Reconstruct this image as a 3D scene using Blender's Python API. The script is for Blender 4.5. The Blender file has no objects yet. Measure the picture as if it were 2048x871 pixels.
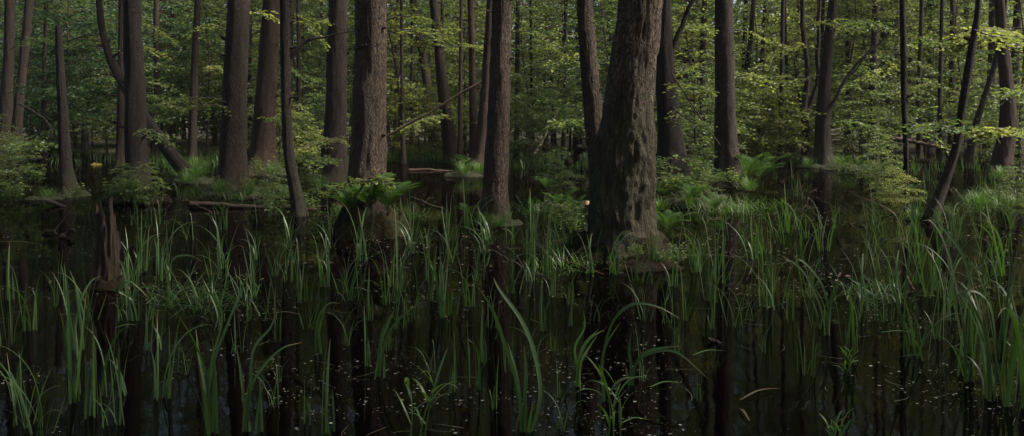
import bpy, math, random
import numpy as np
from mathutils import Vector, noise as mn
R = random.Random(7)
rng = np.random.default_rng(11)
PI = math.pi
sc = bpy.context.scene
COL = sc.collection

# ------------------------------------------------------------------ camera frame
F = 1773.0; HOR = 245.0; CH = 1.5
def yd(py): return CH * F / (py - HOR)                 # distance of a water-level point seen at picture row py
def wx(px, Y): return (px - 1024.0) / F * Y
def wz(py, Y): return CH - (py - HOR) / F * Y
def P(px, py, Y): return (wx(px, Y), Y, wz(py, Y))

# ------------------------------------------------------------------ mesh helpers
def add_obj(name, me, parent=None, loc=(0, 0, 0), rz=0.0, sc_=None):
    o = bpy.data.objects.new(name, me); COL.objects.link(o)
    o.location = loc; o.rotation_euler = (0, 0, rz)
    if sc_ is not None: o.scale = sc_ if hasattr(sc_, '__len__') else (sc_,) * 3
    if parent: o.parent = parent
    return o
def empty(name, loc=(0, 0, 0), rz=0.0, s=1.0):
    o = bpy.data.objects.new(name, None); COL.objects.link(o)
    o.location = loc; o.rotation_euler = (0, 0, rz); o.scale = (s, s, s); o.empty_display_size = 0.2
    return o
def tag(o, label=None, cat=None, group=None, kind=None):
    if label: o['label'] = label
    if cat: o['category'] = cat
    if group: o['group'] = group
    if kind: o['kind'] = kind
    return o

class MB:
    """collects vertices, quads/tris and uvs"""
    def __init__(s): s.v = []; s.f = []; s.uv = []; s.n = 0; s.col = []
    def add(s, verts, faces, uvs=None):
        verts = np.asarray(verts, dtype=np.float64).reshape(-1, 3)
        faces = np.asarray(faces, dtype=np.int64)
        s.v.append(verts); s.f.append(faces + s.n); s.n += len(verts)
        if uvs is None: uvs = np.zeros((len(verts), 2))
        s.uv.append(np.asarray(uvs, dtype=np.float64).reshape(-1, 2))
    def mesh(s, name, mat, smooth=True):
        me = bpy.data.meshes.new(name)
        if not s.v:
            return me
        V = np.concatenate(s.v); UV = np.concatenate(s.uv)
        loops = []; starts = []; pos = 0
        for f in s.f:
            k = f.shape[1]
            loops.append(f.ravel()); starts.append(pos + np.arange(len(f)) * k); pos += f.size
        L = np.concatenate(loops).astype(np.int32); S = np.concatenate(starts).astype(np.int32)
        me.vertices.add(len(V)); me.vertices.foreach_set('co', V.astype(np.float32).ravel())
        me.loops.add(len(L)); me.loops.foreach_set('vertex_index', L)
        me.polygons.add(len(S)); me.polygons.foreach_set('loop_start', S)
        me.update(calc_edges=True)
        me.polygons.foreach_set('use_smooth', np.full(len(S), smooth))
        uvl = me.uv_layers.new(name='UVMap'); uvl.data.foreach_set('uv', UV[L].astype(np.float32).ravel())
        if mat: me.materials.append(mat)
        me.validate(); me.update()
        return me

def norm(a): 
    a = np.asarray(a, float); return a / np.maximum(np.linalg.norm(a, axis=-1, keepdims=True), 1e-9)

def leaves(mb, Pn, D, N, L, W, fold=0.25):
    """Pn base points, D along leaf, N leaf normal; two folded quads per leaf"""
    Pn = np.asarray(Pn); n = len(Pn)
    if n == 0: return
    D = norm(D); S = norm(np.cross(D, N)); N = np.cross(S, D)
    L = np.asarray(L).reshape(-1, 1) * np.ones((n, 1)); W = np.asarray(W).reshape(-1, 1) * np.ones((n, 1))
    up = N * W * fold
    base = Pn; tip = Pn + D * L - N * L * 0.12
    r1 = Pn + D * L * .30 + S * W * .46 + up; r2 = Pn + D * L * .70 + S * W * .42 + up * .8
    l1 = Pn + D * L * .30 - S * W * .46 + up; l2 = Pn + D * L * .70 - S * W * .42 + up * .8
    V = np.stack([base, tip, r1, r2, l1, l2], 1).reshape(-1, 3)
    i = np.arange(n)[:, None] * 6
    Fq = np.concatenate([i + np.array([[0, 2, 3, 1]]), i + np.array([[0, 1, 5, 4]])])
    mb.add(V, Fq)

def tube(mb, pts, rad, k=6, cap=True):
    pts = np.asarray(pts, float); n = len(pts); rad = np.asarray(rad, float) * np.ones(n)
    T = norm(np.gradient(pts, axis=0))
    ref = np.array([0.31, 0.95, 0.05]) if abs(T[0][2]) > .6 else np.array([0.1, 0.05, 1.0])
    A = norm(np.cross(T, ref)); B = np.cross(T, A)
    th = np.arange(k) / k * 2 * PI
    V = pts[:, None, :] + rad[:, None, None] * (np.cos(th)[None, :, None] * A[:, None, :] + np.sin(th)[None, :, None] * B[:, None, :])
    V = V.reshape(-1, 3)
    i, j = np.meshgrid(np.arange(n - 1), np.arange(k), indexing='ij')
    a = (i * k + j).ravel(); b = (i * k + (j + 1) % k).ravel()
    Fq = np.stack([a, b, b + k, a + k], 1)
    uv = np.stack([np.tile(th / (2 * PI), n), np.repeat(np.linspace(0, 1, n), k)], 1)
    mb.add(V, Fq, uv)
    if cap:
        c = np.concatenate([V[-k:], pts[-1:] + T[-1:] * rad[-1] * .3])
        mb.add(c, [[q, (q + 1) % k, k] for q in range(k)])

def spline(pts, m):
    """Catmull-Rom through the given points, m samples"""
    p = np.asarray(pts, float)
    if len(p) == 2: 
        t = np.linspace(0, 1, m)[:, None]; return p[0] * (1 - t) + p[1] * t
    q = np.vstack([2 * p[0] - p[1], p, 2 * p[-1] - p[-2]])
    out = []
    for u in np.linspace(0, len(p) - 1 - 1e-6, m):
        i = int(u); t = u - i
        a, b, c, d = q[i], q[i + 1], q[i + 2], q[i + 3]
        out.append(.5 * ((2 * b) + (-a + c) * t + (2 * a - 5 * b + 4 * c - d) * t * t + (-a + 3 * b - 3 * c + d) * t ** 3))
    return np.array(out)

# ------------------------------------------------------------------ materials
def new_mat(name):
    m = bpy.data.materials.new(name); m.use_nodes = True
    nt = m.node_tree; nt.nodes.clear()
    out = nt.nodes.new('ShaderNodeOutputMaterial')
    return m, nt, out
def nd(nt, t, **kw):
    n = nt.nodes.new(t)
    for k, v in kw.items():
        if k in n.inputs: n.inputs[k].default_value = v
        else: setattr(n, k, v)
    return n
def link(nt, a, b): nt.links.new(a, b)
def ramp(nt, stops, interp='LINEAR'):
    r = nt.nodes.new('ShaderNodeValToRGB'); cr = r.color_ramp; cr.interpolation = interp
    while len(cr.elements) < len(stops): cr.elements.new(.5)
    for e, (p, c) in zip(cr.elements, stops):
        e.position = p; e.color = (*c, 1) if len(c) == 3 else c
    return r
def mixc(nt, fac, a, b, mode='MIX'):
    m = nt.nodes.new('ShaderNodeMix'); m.data_type = 'RGBA'; m.blend_type = mode
    for sock, v in ((m.inputs[0], fac), (m.inputs[6], a), (m.inputs[7], b)):
        if hasattr(v, 'is_linked') or hasattr(v, 'links'): link(nt, v, sock)
        else: sock.default_value = (*v, 1) if hasattr(v, '__len__') and len(v) == 3 else v
    return m.outputs[2]
def mathn(nt, op, a, b=0.0, clamp=False):
    m = nt.nodes.new('ShaderNodeMath'); m.operation = op; m.use_clamp = clamp
    for i, v in enumerate((a, b)):
        if hasattr(v, 'links'): link(nt, v, m.inputs[i])
        else: m.inputs[i].default_value = v
    return m.outputs[0]

def leaf_mat(name, c_dark, c_mid, c_light, trans=0.38, rough=0.45, spec=0.4):
    m, nt, out = new_mat(name)
    g = nd(nt, 'ShaderNodeNewGeometry'); oi = nd(nt, 'ShaderNodeObjectInfo')
    r = ramp(nt, [(0, c_dark), (.55, c_mid), (1, c_light)])
    v = mathn(nt, 'ADD', mathn(nt, 'MULTIPLY', g.outputs['Random Per Island'], .7), mathn(nt, 'MULTIPLY', oi.outputs['Random'], .3))
    link(nt, v, r.inputs[0])
    b = nd(nt, 'ShaderNodeBsdfPrincipled', Roughness=rough); b.inputs['Specular IOR Level'].default_value = spec
    link(nt, r.outputs[0], b.inputs['Base Color'])
    t = nd(nt, 'ShaderNodeBsdfTranslucent')
    tc = mixc(nt, 1.0, r.outputs[0], (.95, 1.0, .62), 'MULTIPLY')
    tc2 = mixc(nt, 1.0, tc, (2.4, 2.2, 1.6), 'MULTIPLY')
    link(nt, tc2, t.inputs[0])
    mx = nd(nt, 'ShaderNodeMixShader'); mx.inputs[0].default_value = trans
    link(nt, b.outputs[0], mx.inputs[1]); link(nt, t.outputs[0], mx.inputs[2]); link(nt, mx.outputs[0], out.inputs[0])
    return m

def blade_mat(name, lo, hi, tip, trans=.25):
    m, nt, out = new_mat(name)
    g = nd(nt, 'ShaderNodeNewGeometry'); oi = nd(nt, 'ShaderNodeObjectInfo'); uv = nd(nt, 'ShaderNodeUVMap')
    sx = nd(nt, 'ShaderNodeSeparateXYZ'); link(nt, uv.outputs[0], sx.inputs[0])
    v = mathn(nt, 'ADD', mathn(nt, 'MULTIPLY', g.outputs['Random Per Island'], .7), mathn(nt, 'MULTIPLY', oi.outputs['Random'], .3))
    r = ramp(nt, [(0, lo), (1, hi)]); link(nt, v, r.inputs[0])
    # dry tips on some blades, pale brown sheath near the foot
    tipm = nd(nt, 'ShaderNodeMapRange'); tipm.inputs[1].default_value = .80; tipm.inputs[2].default_value = 1.0
    link(nt, sx.outputs[1], tipm.inputs[0])
    rnd = mathn(nt, 'GREATER_THAN', g.outputs['Random Per Island'], .55)
    c = mixc(nt, mathn(nt, 'MULTIPLY', tipm.outputs[0], mathn(nt, 'MULTIPLY', rnd, .85)), r.outputs[0], tip)
    # lengthwise veins
    vein = mathn(nt, 'SINE', mathn(nt, 'MULTIPLY', sx.outputs[0], 38.0))
    vfac = mathn(nt, 'MULTIPLY', mathn(nt, 'ADD', vein, 1.0), .09)
    c = mixc(nt, vfac, c, (.01, .02, .01))
    dead = mathn(nt, 'GREATER_THAN', mathn(nt, 'FRACT', mathn(nt, 'MULTIPLY', g.outputs['Random Per Island'], 7.31)), .97)
    c = mixc(nt, dead, c, (.060, .040, .020))
    b = nd(nt, 'ShaderNodeBsdfPrincipled', Roughness=.42); b.inputs['Specular IOR Level'].default_value = .45
    link(nt, c, b.inputs['Base Color'])
    t = nd(nt, 'ShaderNodeBsdfTranslucent'); link(nt, mixc(nt, 1.0, c, (2.2, 2.4, 1.0), 'MULTIPLY'), t.inputs[0])
    mx = nd(nt, 'ShaderNodeMixShader'); mx.inputs[0].default_value = trans
    link(nt, b.outputs[0], mx.inputs[1]); link(nt, t.outputs[0], mx.inputs[2]); link(nt, mx.outputs[0], out.inputs[0])
    return m

def bark_mat(name, c1, c2, crack, moss_h=.5, moss_amt=.6, scale=1.0, rough=.85, mlo=.22):
    m, nt, out = new_mat(name)
    tc = nd(nt, 'ShaderNodeTexCoord')
    nz = nd(nt, 'ShaderNodeTexNoise', Scale=9.0, Detail=6.0, Roughness=.65); link(nt, tc.outputs['Object'], nz.inputs['Vector'])
    warp = nd(nt, 'ShaderNodeVectorMath', operation='SCALE'); warp.inputs['Scale'].default_value = .10
    link(nt, nz.outputs['Color'], warp.inputs[0])
    ad = nd(nt, 'ShaderNodeVectorMath', operation='ADD'); link(nt, tc.outputs['Object'], ad.inputs[0]); link(nt, warp.outputs[0], ad.inputs[1])
    mp = nd(nt, 'ShaderNodeMapping'); mp.inputs['Scale'].default_value = (36 * scale, 36 * scale, 7.5 * scale); link(nt, ad.outputs[0], mp.inputs[0])
    vo = nd(nt, 'ShaderNodeTexVoronoi', feature='DISTANCE_TO_EDGE', Scale=1.0); link(nt, mp.outputs[0], vo.inputs['Vector'])
    vc = nd(nt, 'ShaderNodeTexVoronoi', feature='F1', Scale=1.0); link(nt, mp.outputs[0], vc.inputs['Vector'])
    fine = nd(nt, 'ShaderNodeTexNoise', Scale=60.0, Detail=6.0, Roughness=.7); link(nt, tc.outputs['Object'], fine.inputs['Vector'])
    mp2 = nd(nt, 'ShaderNodeMapping'); mp2.inputs['Scale'].default_value = (5, 5, .9); link(nt, ad.outputs[0], mp2.inputs[0])
    big = nd(nt, 'ShaderNodeTexNoise', Scale=1.0, Detail=6.0, Roughness=.65); link(nt, mp2.outputs[0], big.inputs['Vector'])
    edge = ramp(nt, [(0, (0, 0, 0)), (.22, (1, 1, 1))]); link(nt, vo.outputs['Distance'], edge.inputs[0])
    rc = nd(nt, 'ShaderNodeRGBToBW'); link(nt, vc.outputs['Color'], rc.inputs[0])
    plate = mixc(nt, mathn(nt, 'ADD', mathn(nt, 'MULTIPLY', rc.outputs[0], .5), mathn(nt, 'MULTIPLY', fine.outputs[0], .5)), c1, c2)
    # lichen patches, large tone drift
    lr = ramp(nt, [(.45, (0, 0, 0)), (.62, (1, 1, 1))]); link(nt, big.outputs[0], lr.inputs[0])
    plate = mixc(nt, mathn(nt, 'MULTIPLY', lr.outputs[0], .6), plate, tuple(min(1, x * 1.45 + .012) for x in c2))
    c = mixc(nt, edge.outputs[0], crack, plate)
    # moss: thicker near the foot, broken up by noise
    sp = nd(nt, 'ShaderNodeSeparateXYZ'); link(nt, tc.outputs['Object'], sp.inputs[0])
    mr = nd(nt, 'ShaderNodeMapRange'); mr.inputs[1].default_value = moss_h * 1.8; mr.inputs[2].default_value = 0.0
    link(nt, sp.outputs[2], mr.inputs[0])
    mn_ = nd(nt, 'ShaderNodeTexNoise', Scale=5.0, Detail=6.0, Roughness=.65); link(nt, tc.outputs['Object'], mn_.inputs['Vector'])
    mm = mathn(nt, 'ADD', mathn(nt, 'MULTIPLY', mr.outputs[0], .55), mathn(nt, 'SUBTRACT', mn_.outputs[0], .5))
    mramp = ramp(nt, [(mlo, (0, 0, 0)), (mlo + .12, (1, 1, 1))]); link(nt, mm, mramp.inputs[0])
    mossc = mixc(nt, fine.outputs[0], (.012, .011, .006), (.050, .046, .020))
    c = mixc(nt, mathn(nt, 'MULTIPLY', mramp.outputs[0], moss_amt), c, mossc)
    b = nd(nt, 'ShaderNodeBsdfPrincipled', Roughness=rough); b.inputs['Specular IOR Level'].default_value = .3
    link(nt, c, b.inputs['Base Color'])
    h = mathn(nt, 'ADD', mathn(nt, 'MULTIPLY', edge.outputs[0], .7), mathn(nt, 'MULTIPLY', fine.outputs[0], .5))
    bp = nd(nt, 'ShaderNodeBump', Strength=.9, Distance=.028); link(nt, h, bp.inputs['Height'])
    link(nt, bp.outputs[0], b.inputs['Normal']); link(nt, b.outputs[0], out.inputs[0])
    return m

def simple_mat(name, c1, c2, scale=8.0, rough=.8, bump=.5, stretch=(1, 1, 1), dist=.02, spec=.3, detail=6):
    m, nt, out = new_mat(name)
    tc = nd(nt, 'ShaderNodeTexCoord'); mp = nd(nt, 'ShaderNodeMapping'); mp.inputs['Scale'].default_value = stretch
    link(nt, tc.outputs['Object'], mp.inputs[0])
    nz = nd(nt, 'ShaderNodeTexNoise', Scale=scale, Detail=float(detail), Roughness=.7); link(nt, mp.outputs[0], nz.inputs['Vector'])
    r = ramp(nt, [(.3, c1), (.72, c2)]); link(nt, nz.outputs[0], r.inputs[0])
    b = nd(nt, 'ShaderNodeBsdfPrincipled', Roughness=rough); b.inputs['Specular IOR Level'].default_value = spec
    link(nt, r.outputs[0], b.inputs['Base Color'])
    bp = nd(nt, 'ShaderNodeBump', Strength=bump, Distance=dist); link(nt, nz.outputs[0], bp.inputs['Height'])
    link(nt, bp.outputs[0], b.inputs['Normal']); link(nt, b.outputs[0], out.inputs[0])
    return m

def water_mat():
    m, nt, out = new_mat('peat_water')
    tc = nd(nt, 'ShaderNodeTexCoord')
    n1 = nd(nt, 'ShaderNodeTexNoise', Scale=.35, Detail=5.0, Roughness=.65); link(nt, tc.outputs['Object'], n1.inputs['Vector'])
    n2 = nd(nt, 'ShaderNodeTexNoise', Scale=24.0, Detail=7.0, Roughness=.75); link(nt, tc.outputs['Object'], n2.inputs['Vector'])
    film = mathn(nt, 'MULTIPLY', n1.outputs[0], n2.outputs[0])
    fr = ramp(nt, [(.29, (0, 0, 0)), (.40, (1, 1, 1))]); link(nt, film, fr.inputs[0])
    fac = mathn(nt, 'MULTIPLY', fr.outputs[0], .5)
    c = mixc(nt, fac, (.0012, .0008, .0008), (.010, .009, .006))
    b = nd(nt, 'ShaderNodeBsdfPrincipled', IOR=1.33); b.inputs['Specular IOR Level'].default_value = .34
    link(nt, c, b.inputs['Base Color'])
    ro = nd(nt, 'ShaderNodeMapRange'); ro.inputs[3].default_value = .015; ro.inputs[4].default_value = .12; link(nt, fac, ro.inputs[0]); link(nt, ro.outputs[0], b.inputs['Roughness'])
    w = nd(nt, 'ShaderNodeTexNoise', Scale=2.2, Detail=3.0); link(nt, tc.outputs['Object'], w.inputs['Vector'])
    w2 = nd(nt, 'ShaderNodeTexNoise', Scale=45.0, Detail=3.0); link(nt, tc.outputs['Object'], w2.inputs['Vector'])
    h = mathn(nt, 'ADD', w.outputs[0], mathn(nt, 'MULTIPLY', w2.outputs[0], .04))
    bp = nd(nt, 'ShaderNodeBump', Strength=.035, Distance=.05); link(nt, h, bp.inputs['Height'])
    # black peaty body below, a thin mirror of the surface above it
    b.inputs['Specular IOR Level'].default_value = 0.0
    gl = nd(nt, 'ShaderNodeBsdfGlossy'); link(nt, ro.outputs[0], gl.inputs['Roughness']); fr_ = nd(nt, 'ShaderNodeFresnel', IOR=1.33)
    for q in (gl, fr_, b): link(nt, bp.outputs[0], q.inputs['Normal'])
    mx = nd(nt, 'ShaderNodeMixShader'); link(nt, mathn(nt, 'MULTIPLY', fr_.outputs[0], .50), mx.inputs[0])
    link(nt, b.outputs[0], mx.inputs[1]); link(nt, gl.outputs[0], mx.inputs[2]); link(nt, mx.outputs[0], out.inputs[0])
    return m

M = {}
M['leaf'] = leaf_mat('alder_leaf', (.022, .042, .016), (.045, .075, .027), (.11, .15, .06), trans=.45)
M['leaf_under'] = leaf_mat('understorey_leaf', (.024, .046, .018), (.054, .086, .034), (.165, .195, .085), trans=.42)
M['leaf_shade'] = leaf_mat('shade_leaf', (.014, .034, .020), (.030, .062, .034), (.06, .098, .052), trans=.45)  # bluish shade of the left side put into the leaf colour
M['leaf_yellow'] = leaf_mat('beech_leaf', (.040, .060, .020), (.080, .105, .038), (.19, .215, .095), trans=.5)
M['fern'] = leaf_mat('fern_leaf', (.022, .058, .014), (.038, .085, .020), (.06, .115, .03), trans=.3, rough=.7, spec=.15)
M['iris'] = blade_mat('iris_blade', (.012, .034, .010), (.050, .100, .024), (.17, .10, .035))
M['grass'] = blade_mat('grass_blade', (.030, .078, .016), (.085, .155, .030), (.16, .13, .05), trans=.3)
M['dry'] = blade_mat('dry_blade', (.06, .045, .02), (.12, .09, .045), (.2, .13, .06), trans=.2)
M['debris'] = blade_mat('debris', (.03, .045, .015), (.12, .10, .05), (.16, .12, .06), trans=.1)
M['bark_brown'] = bark_mat('bark_brown', (0.0190, 0.0112, 0.0075), (0.0401, 0.0247, 0.0163), (0.0150, 0.0105, 0.0090), .35, .6)
M['bark_grey'] = bark_mat('bark_grey', (0.0435, 0.0279, 0.0175), (0.0723, 0.0488, 0.0311), (0.0210, 0.0150, 0.0120), .40, .7)
M['bark_dark'] = bark_mat('bark_dark', (0.0090, 0.0056, 0.0042), (0.0225, 0.0148, 0.0101), (0.0090, 0.0060, 0.0060), .6, .55, 1.3)
M['bark_mossy'] = bark_mat('bark_mossy', (0.0578, 0.0403, 0.0262), (0.1064, 0.0788, 0.0514), (0.0210, 0.0135, 0.0090), 1.45, .9, mlo=.12)
M['bark_rust'] = bark_mat('bark_rust', (0.0255, 0.0128, 0.0080), (0.0533, 0.0279, 0.0166), (0.0180, 0.0105, 0.0090), .35, .5)
M['bark_far'] = bark_mat('bark_far', (0.0239, 0.0148, 0.0098), (0.0500, 0.0320, 0.0203), (0.0210, 0.0150, 0.0135), .6, .4, .8)
M['twig'] = simple_mat('twig_bark', (.020, .015, .012), (.06, .045, .035), 30, .8)
M['twig_pale'] = simple_mat('pale_twig', (.09, .08, .05), (.20, .17, .11), 30, .8)
M['deadwood'] = simple_mat('dead_wood', (.09, .045, .025), (.27, .15, .085), 12, .8, .6, (1, 1, 1))
M['oldlog'] = simple_mat('old_log', (.03, .018, .013), (.095, .058, .038), 12, .85, .6)
M['rot'] = simple_mat('rotten_wood', (.004, .003, .002), (.042, .021, .013), 9, .75, 1.0, (5, 5, .6), .03)
M['wetwood'] = simple_mat('wet_wood', (.010, .007, .006), (.034, .023, .018), 10, .85, .6, (1, 1, 1), .02, .15)
M['moss'] = simple_mat('moss', (.007, .007, .004), (.026, .032, .011), 22, .95, 1.0, (1, 1, 1), .03)
M['mossdark'] = simple_mat('dark_moss', (.006, .005, .003), (.022, .022, .008), 16, .95, 1.0, (1, 1, 1), .04, .1)
M['peat'] = simple_mat('peat', (.005, .004, .003), (.016, .012, .008), 14, 1.0, 1.0, (1, 1, 1), .03, .05)
M['ground'] = simple_mat('forest_floor', (.020, .018, .010), (.055, .050, .024), 3, .95, .8, (1, 1, 1), .05)
M['fleck'] = leaf_mat('duckweed', (.03, .035, .02), (.09, .09, .065), (.30, .29, .25), trans=.1, rough=.6)
M['litter'] = leaf_mat('litter', (.012, .008, .005), (.045, .028, .018), (.13, .085, .055), trans=.05, rough=.6)
M['fungus'] = simple_mat('fungus', (.35, .22, .10), (.62, .45, .26), 20, .6, .3)
M['yellowmoss'] = simple_mat('yellow_moss', (.12, .10, .015), (.32, .27, .04), 20, .8, .6)
M['water'] = water_mat()

# ------------------------------------------------------------------ setting: ground, water
def ground_h(x, y):
    n = mn.fractal(Vector((x * .09, y * .09, 3.1)), 1.0, 2.0, 4)
    edge = 40 + 5 * mn.noise(Vector((x * .06, 1.7, 0)))
    t = min(1, max(0, (y - edge) / 10)); t = t * t * (3 - 2 * t)
    side = min(1, max(0, (abs(x) - 60) / 20))
    back = min(1, max(0, (-y - 25) / 10))
    k = max(t, side, back)
    return -.45 + k * .75 + n * (.08 + .25 * k)
xs = np.concatenate([[-3000, -900, -300, -150], np.linspace(-90, 90, 91), [150, 300, 900, 3000]])
ys = np.concatenate([[-3000, -600, -120], np.linspace(-40, 110, 101), [160, 300, 900, 3000]])
V = [(x, y, ground_h(x, y) if abs(x) < 200 and -130 < y < 200 else .35) for y in ys for x in xs]
nx = len(xs)
Fc = [[j * nx + i, j * nx + i + 1, (j + 1) * nx + i + 1, (j + 1) * nx + i] for j in range(len(ys) - 1) for i in range(nx - 1)]
mb = MB(); mb.add(V, Fc); tag(add_obj('ground', mb.mesh('ground', M['ground'])), kind='structure')
mb = MB(); mb.add([(-95, -45, 0), (95, -45, 0), (95, 75, 0), (-95, 75, 0)], [[0, 1, 2, 3]])
tag(add_obj('water', mb.mesh('water', M['water'])), kind='structure')

# ------------------------------------------------------------------ landmarks used in labels
LAND = [(60, 30, 'the leaning left-edge trunk'), (128, 17.7, 'the broken snag'), (212, 8.1, 'the rotten stump'), (272, 16.6, 'the shrub-skirted dark trunk'),
        (384, 31, 'the slim trunk with the hummock'), (468, 18.6, 'the broad brown left trunk'), (592, 14, 'the thin black trunk'), (737, 11.6, 'the fern-footed trunk'),
        (895, 33, 'the pair of tilted trunks'), (992, 13, 'the slim grey central trunk'), (1110, 30, 'the thin central saplings'), (1250, 10.4, 'the giant mossy trunk'),
        (1345, 17, 'the forked mossy trunk'), (1453, 20.5, 'the trunk beside tall ferns'), (1560, 33, 'the broken orange wood'), (1650, 29, 'the branching black trunk'),
        (1760, 30, 'the leafy shrub wall'), (1812, 16, 'the thin straight sapling'), (1885, 13.3, 'the crooked black tree'), (2010, 24, 'the rusty right-hand trunk')]
ORD = ['first', 'second', 'third', 'fourth', 'fifth', 'sixth', 'seventh', 'eighth', 'ninth', 'tenth', 'eleventh', 'twelfth', 'thirteenth', 'fourteenth', 'fifteenth', 'sixteenth', 'seventeenth', 'eighteenth', 'nineteenth', 'twentieth'] + ['%dth' % k for k in range(21, 60)]
PENDING = []   # (object, look, x, y)
def later(o, look, x, y): PENDING.append((o, look, x, y))
def resolve():
    buckets = {}
    for o, look, x, y in PENDING:
        px = 1024 + x / y * F
        l = min(LAND, key=lambda q: abs(q[0] - px))
        if y < l[1] - .2:
            rel = 'in foreground below' if y < 6.6 else ('out in front of' if y < l[1] * .62 else 'just in front of')
        elif y > max(42, l[1] * 1.25): rel = 'far behind'
        else: rel = 'behind' if y > l[1] * 1.12 else 'beside'
        buckets.setdefault((look, rel, l[2]), []).append((px, o))
    for (look, rel, ln), L in buckets.items():
        L.sort(key=lambda q: q[0])
        for i, (px, o) in enumerate(L):
            t = '%s %s %s' % (look, rel, ln)
            if len(L) > 1:
                t += ', ' + ('leftmost' if i == 0 else 'rightmost' if i == len(L) - 1 else ORD[i] + ' from left')
            if len(t.split()) > 16: t = t.replace('just in front of', 'before').replace('out in front of', 'before').replace('in foreground below', 'below')
            o['label'] = t

# ------------------------------------------------------------------ trunks
def trunk_mesh(name, pts, rads, mat, ring=40, rows=120, flare=.5, flare_h=.35, rough=.06, seed=0, jag=0.0, lobes=5, lumpy=False):
    """pts local to the base; closed tapering surface with buttress folds and bark relief"""
    C = spline(pts, rows); r = np.interp(np.linspace(0, 1, rows), np.linspace(0, 1, len(rads)), rads)
    zc = C[:, 2]
    V = np.zeros((rows, ring, 3))
    ph = seed * 1.7
    for i in range(rows):
        T = C[min(i + 1, rows - 1)] - C[max(i - 1, 0)]; T = T / np.linalg.norm(T)
        A = np.cross(T, (0, 1, 0)); A /= np.linalg.norm(A); B = np.cross(T, A)
        for j in range(ring):
            th = j / ring * 2 * PI; ct, st = math.cos(th), math.sin(th)
            z = zc[i]; rr = r[i]
            fl = flare * math.exp(-max(z, 0) / flare_h)
            lobe = .5 + .5 * math.sin(lobes * th + ph + 1.3 * math.sin(2 * th + ph)) 
            rr *= 1 + fl * (.55 + .9 * lobe)
            q = Vector((ct * 1.3 + seed, st * 1.3, z * 1.1))
            rr *= 1 + .10 * mn.noise(q) + .05 * mn.noise(q * 2.7)
            rdg = mn.noise(Vector((ct * 7 + seed, st * 7, z * 2.6)))
            rr += rough * r[i] * (1 - abs(rdg) * 2.2)
            V[i, j] = C[i] + rr * (ct * A + st * B)
            if lumpy and z < 1.75:
                q2 = Vector((ct * 2.6 + seed, st * 2.6, z * 3.2)); rr += .030 * mn.noise(q2) * min(1, (1.75 - z) * 3) + .020 * mn.noise(q2 * 3.1) * min(1, (1.75 - z) * 3)
                V[i, j] = C[i] + rr * (ct * A + st * B)
            if jag and i > rows - 8:
                V[i, j, 2] += jag * (i - rows + 8) / 8 * mn.noise(Vector((ct * 2.2 + seed, st * 2.2, 9.1))) * 2
    V = V.reshape(-1, 3); a, b = np.meshgrid(np.arange(rows - 1), np.arange(ring), indexing='ij')
    p = (a * ring + b).ravel(); q = (a * ring + (b + 1) % ring).ravel()
    mb = MB(); mb.add(V, np.stack([p, q, q + ring, p + ring], 1), np.stack([np.tile(np.arange(ring) / ring, rows), np.repeat(np.linspace(0, 1, rows), ring)], 1))
    top = np.concatenate([V[-ring:], C[-1:] - np.array([[0, 0, .05 if not jag else .25]])])
    mb.add(top, [[k, (k + 1) % ring, ring] for k in range(ring)])
    return mb.mesh(name, mat)

def mound_mesh(name, rx, ry, h, mat, seed=0, n=34, rows=12):
    V = [(0, 0, h * (1 + .1 * mn.noise(Vector((seed, 0, 0)))))]
    for i in range(1, rows + 1):
        t = i / rows
        for j in range(n):
            th = j / n * 2 * PI
            k = 1 + .45 * mn.noise(Vector((math.cos(th) * 1.3 + seed, math.sin(th) * 1.3, seed))) + .22 * mn.noise(Vector((math.cos(th) * 4 + seed, math.sin(th) * 4, seed)))
            rr = t * k
            z = h * (math.cos(min(t, 1) * PI / 2) ** .5 if t < 1 else 0) - (.12 if i == rows else 0)
            z += (.2 * h + .02) * (mn.noise(Vector((math.cos(th) * t * 4, math.sin(th) * t * 4, seed + 3))) + .6 * mn.noise(Vector((math.cos(th) * t * 11, math.sin(th) * t * 11, seed)))) * 1.6 * min(1, (1.05 - t) * 5)
            V.append((rr * rx * math.cos(th), rr * ry * math.sin(th), z - .02))
    Fq = []; Ft = [[0, 1 + j, 1 + (j + 1) % n] for j in range(n)]
    for i in range(rows - 1):
        for j in range(n):
            a = 1 + i * n + j; b = 1 + i * n + (j + 1) % n
            Fq.append([a, a + n, b + n, b])
    mb = MB(); mb.add(V, Fq); mb.f.append(np.array(Ft)); 
    return mb.mesh(name, mat)

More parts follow.
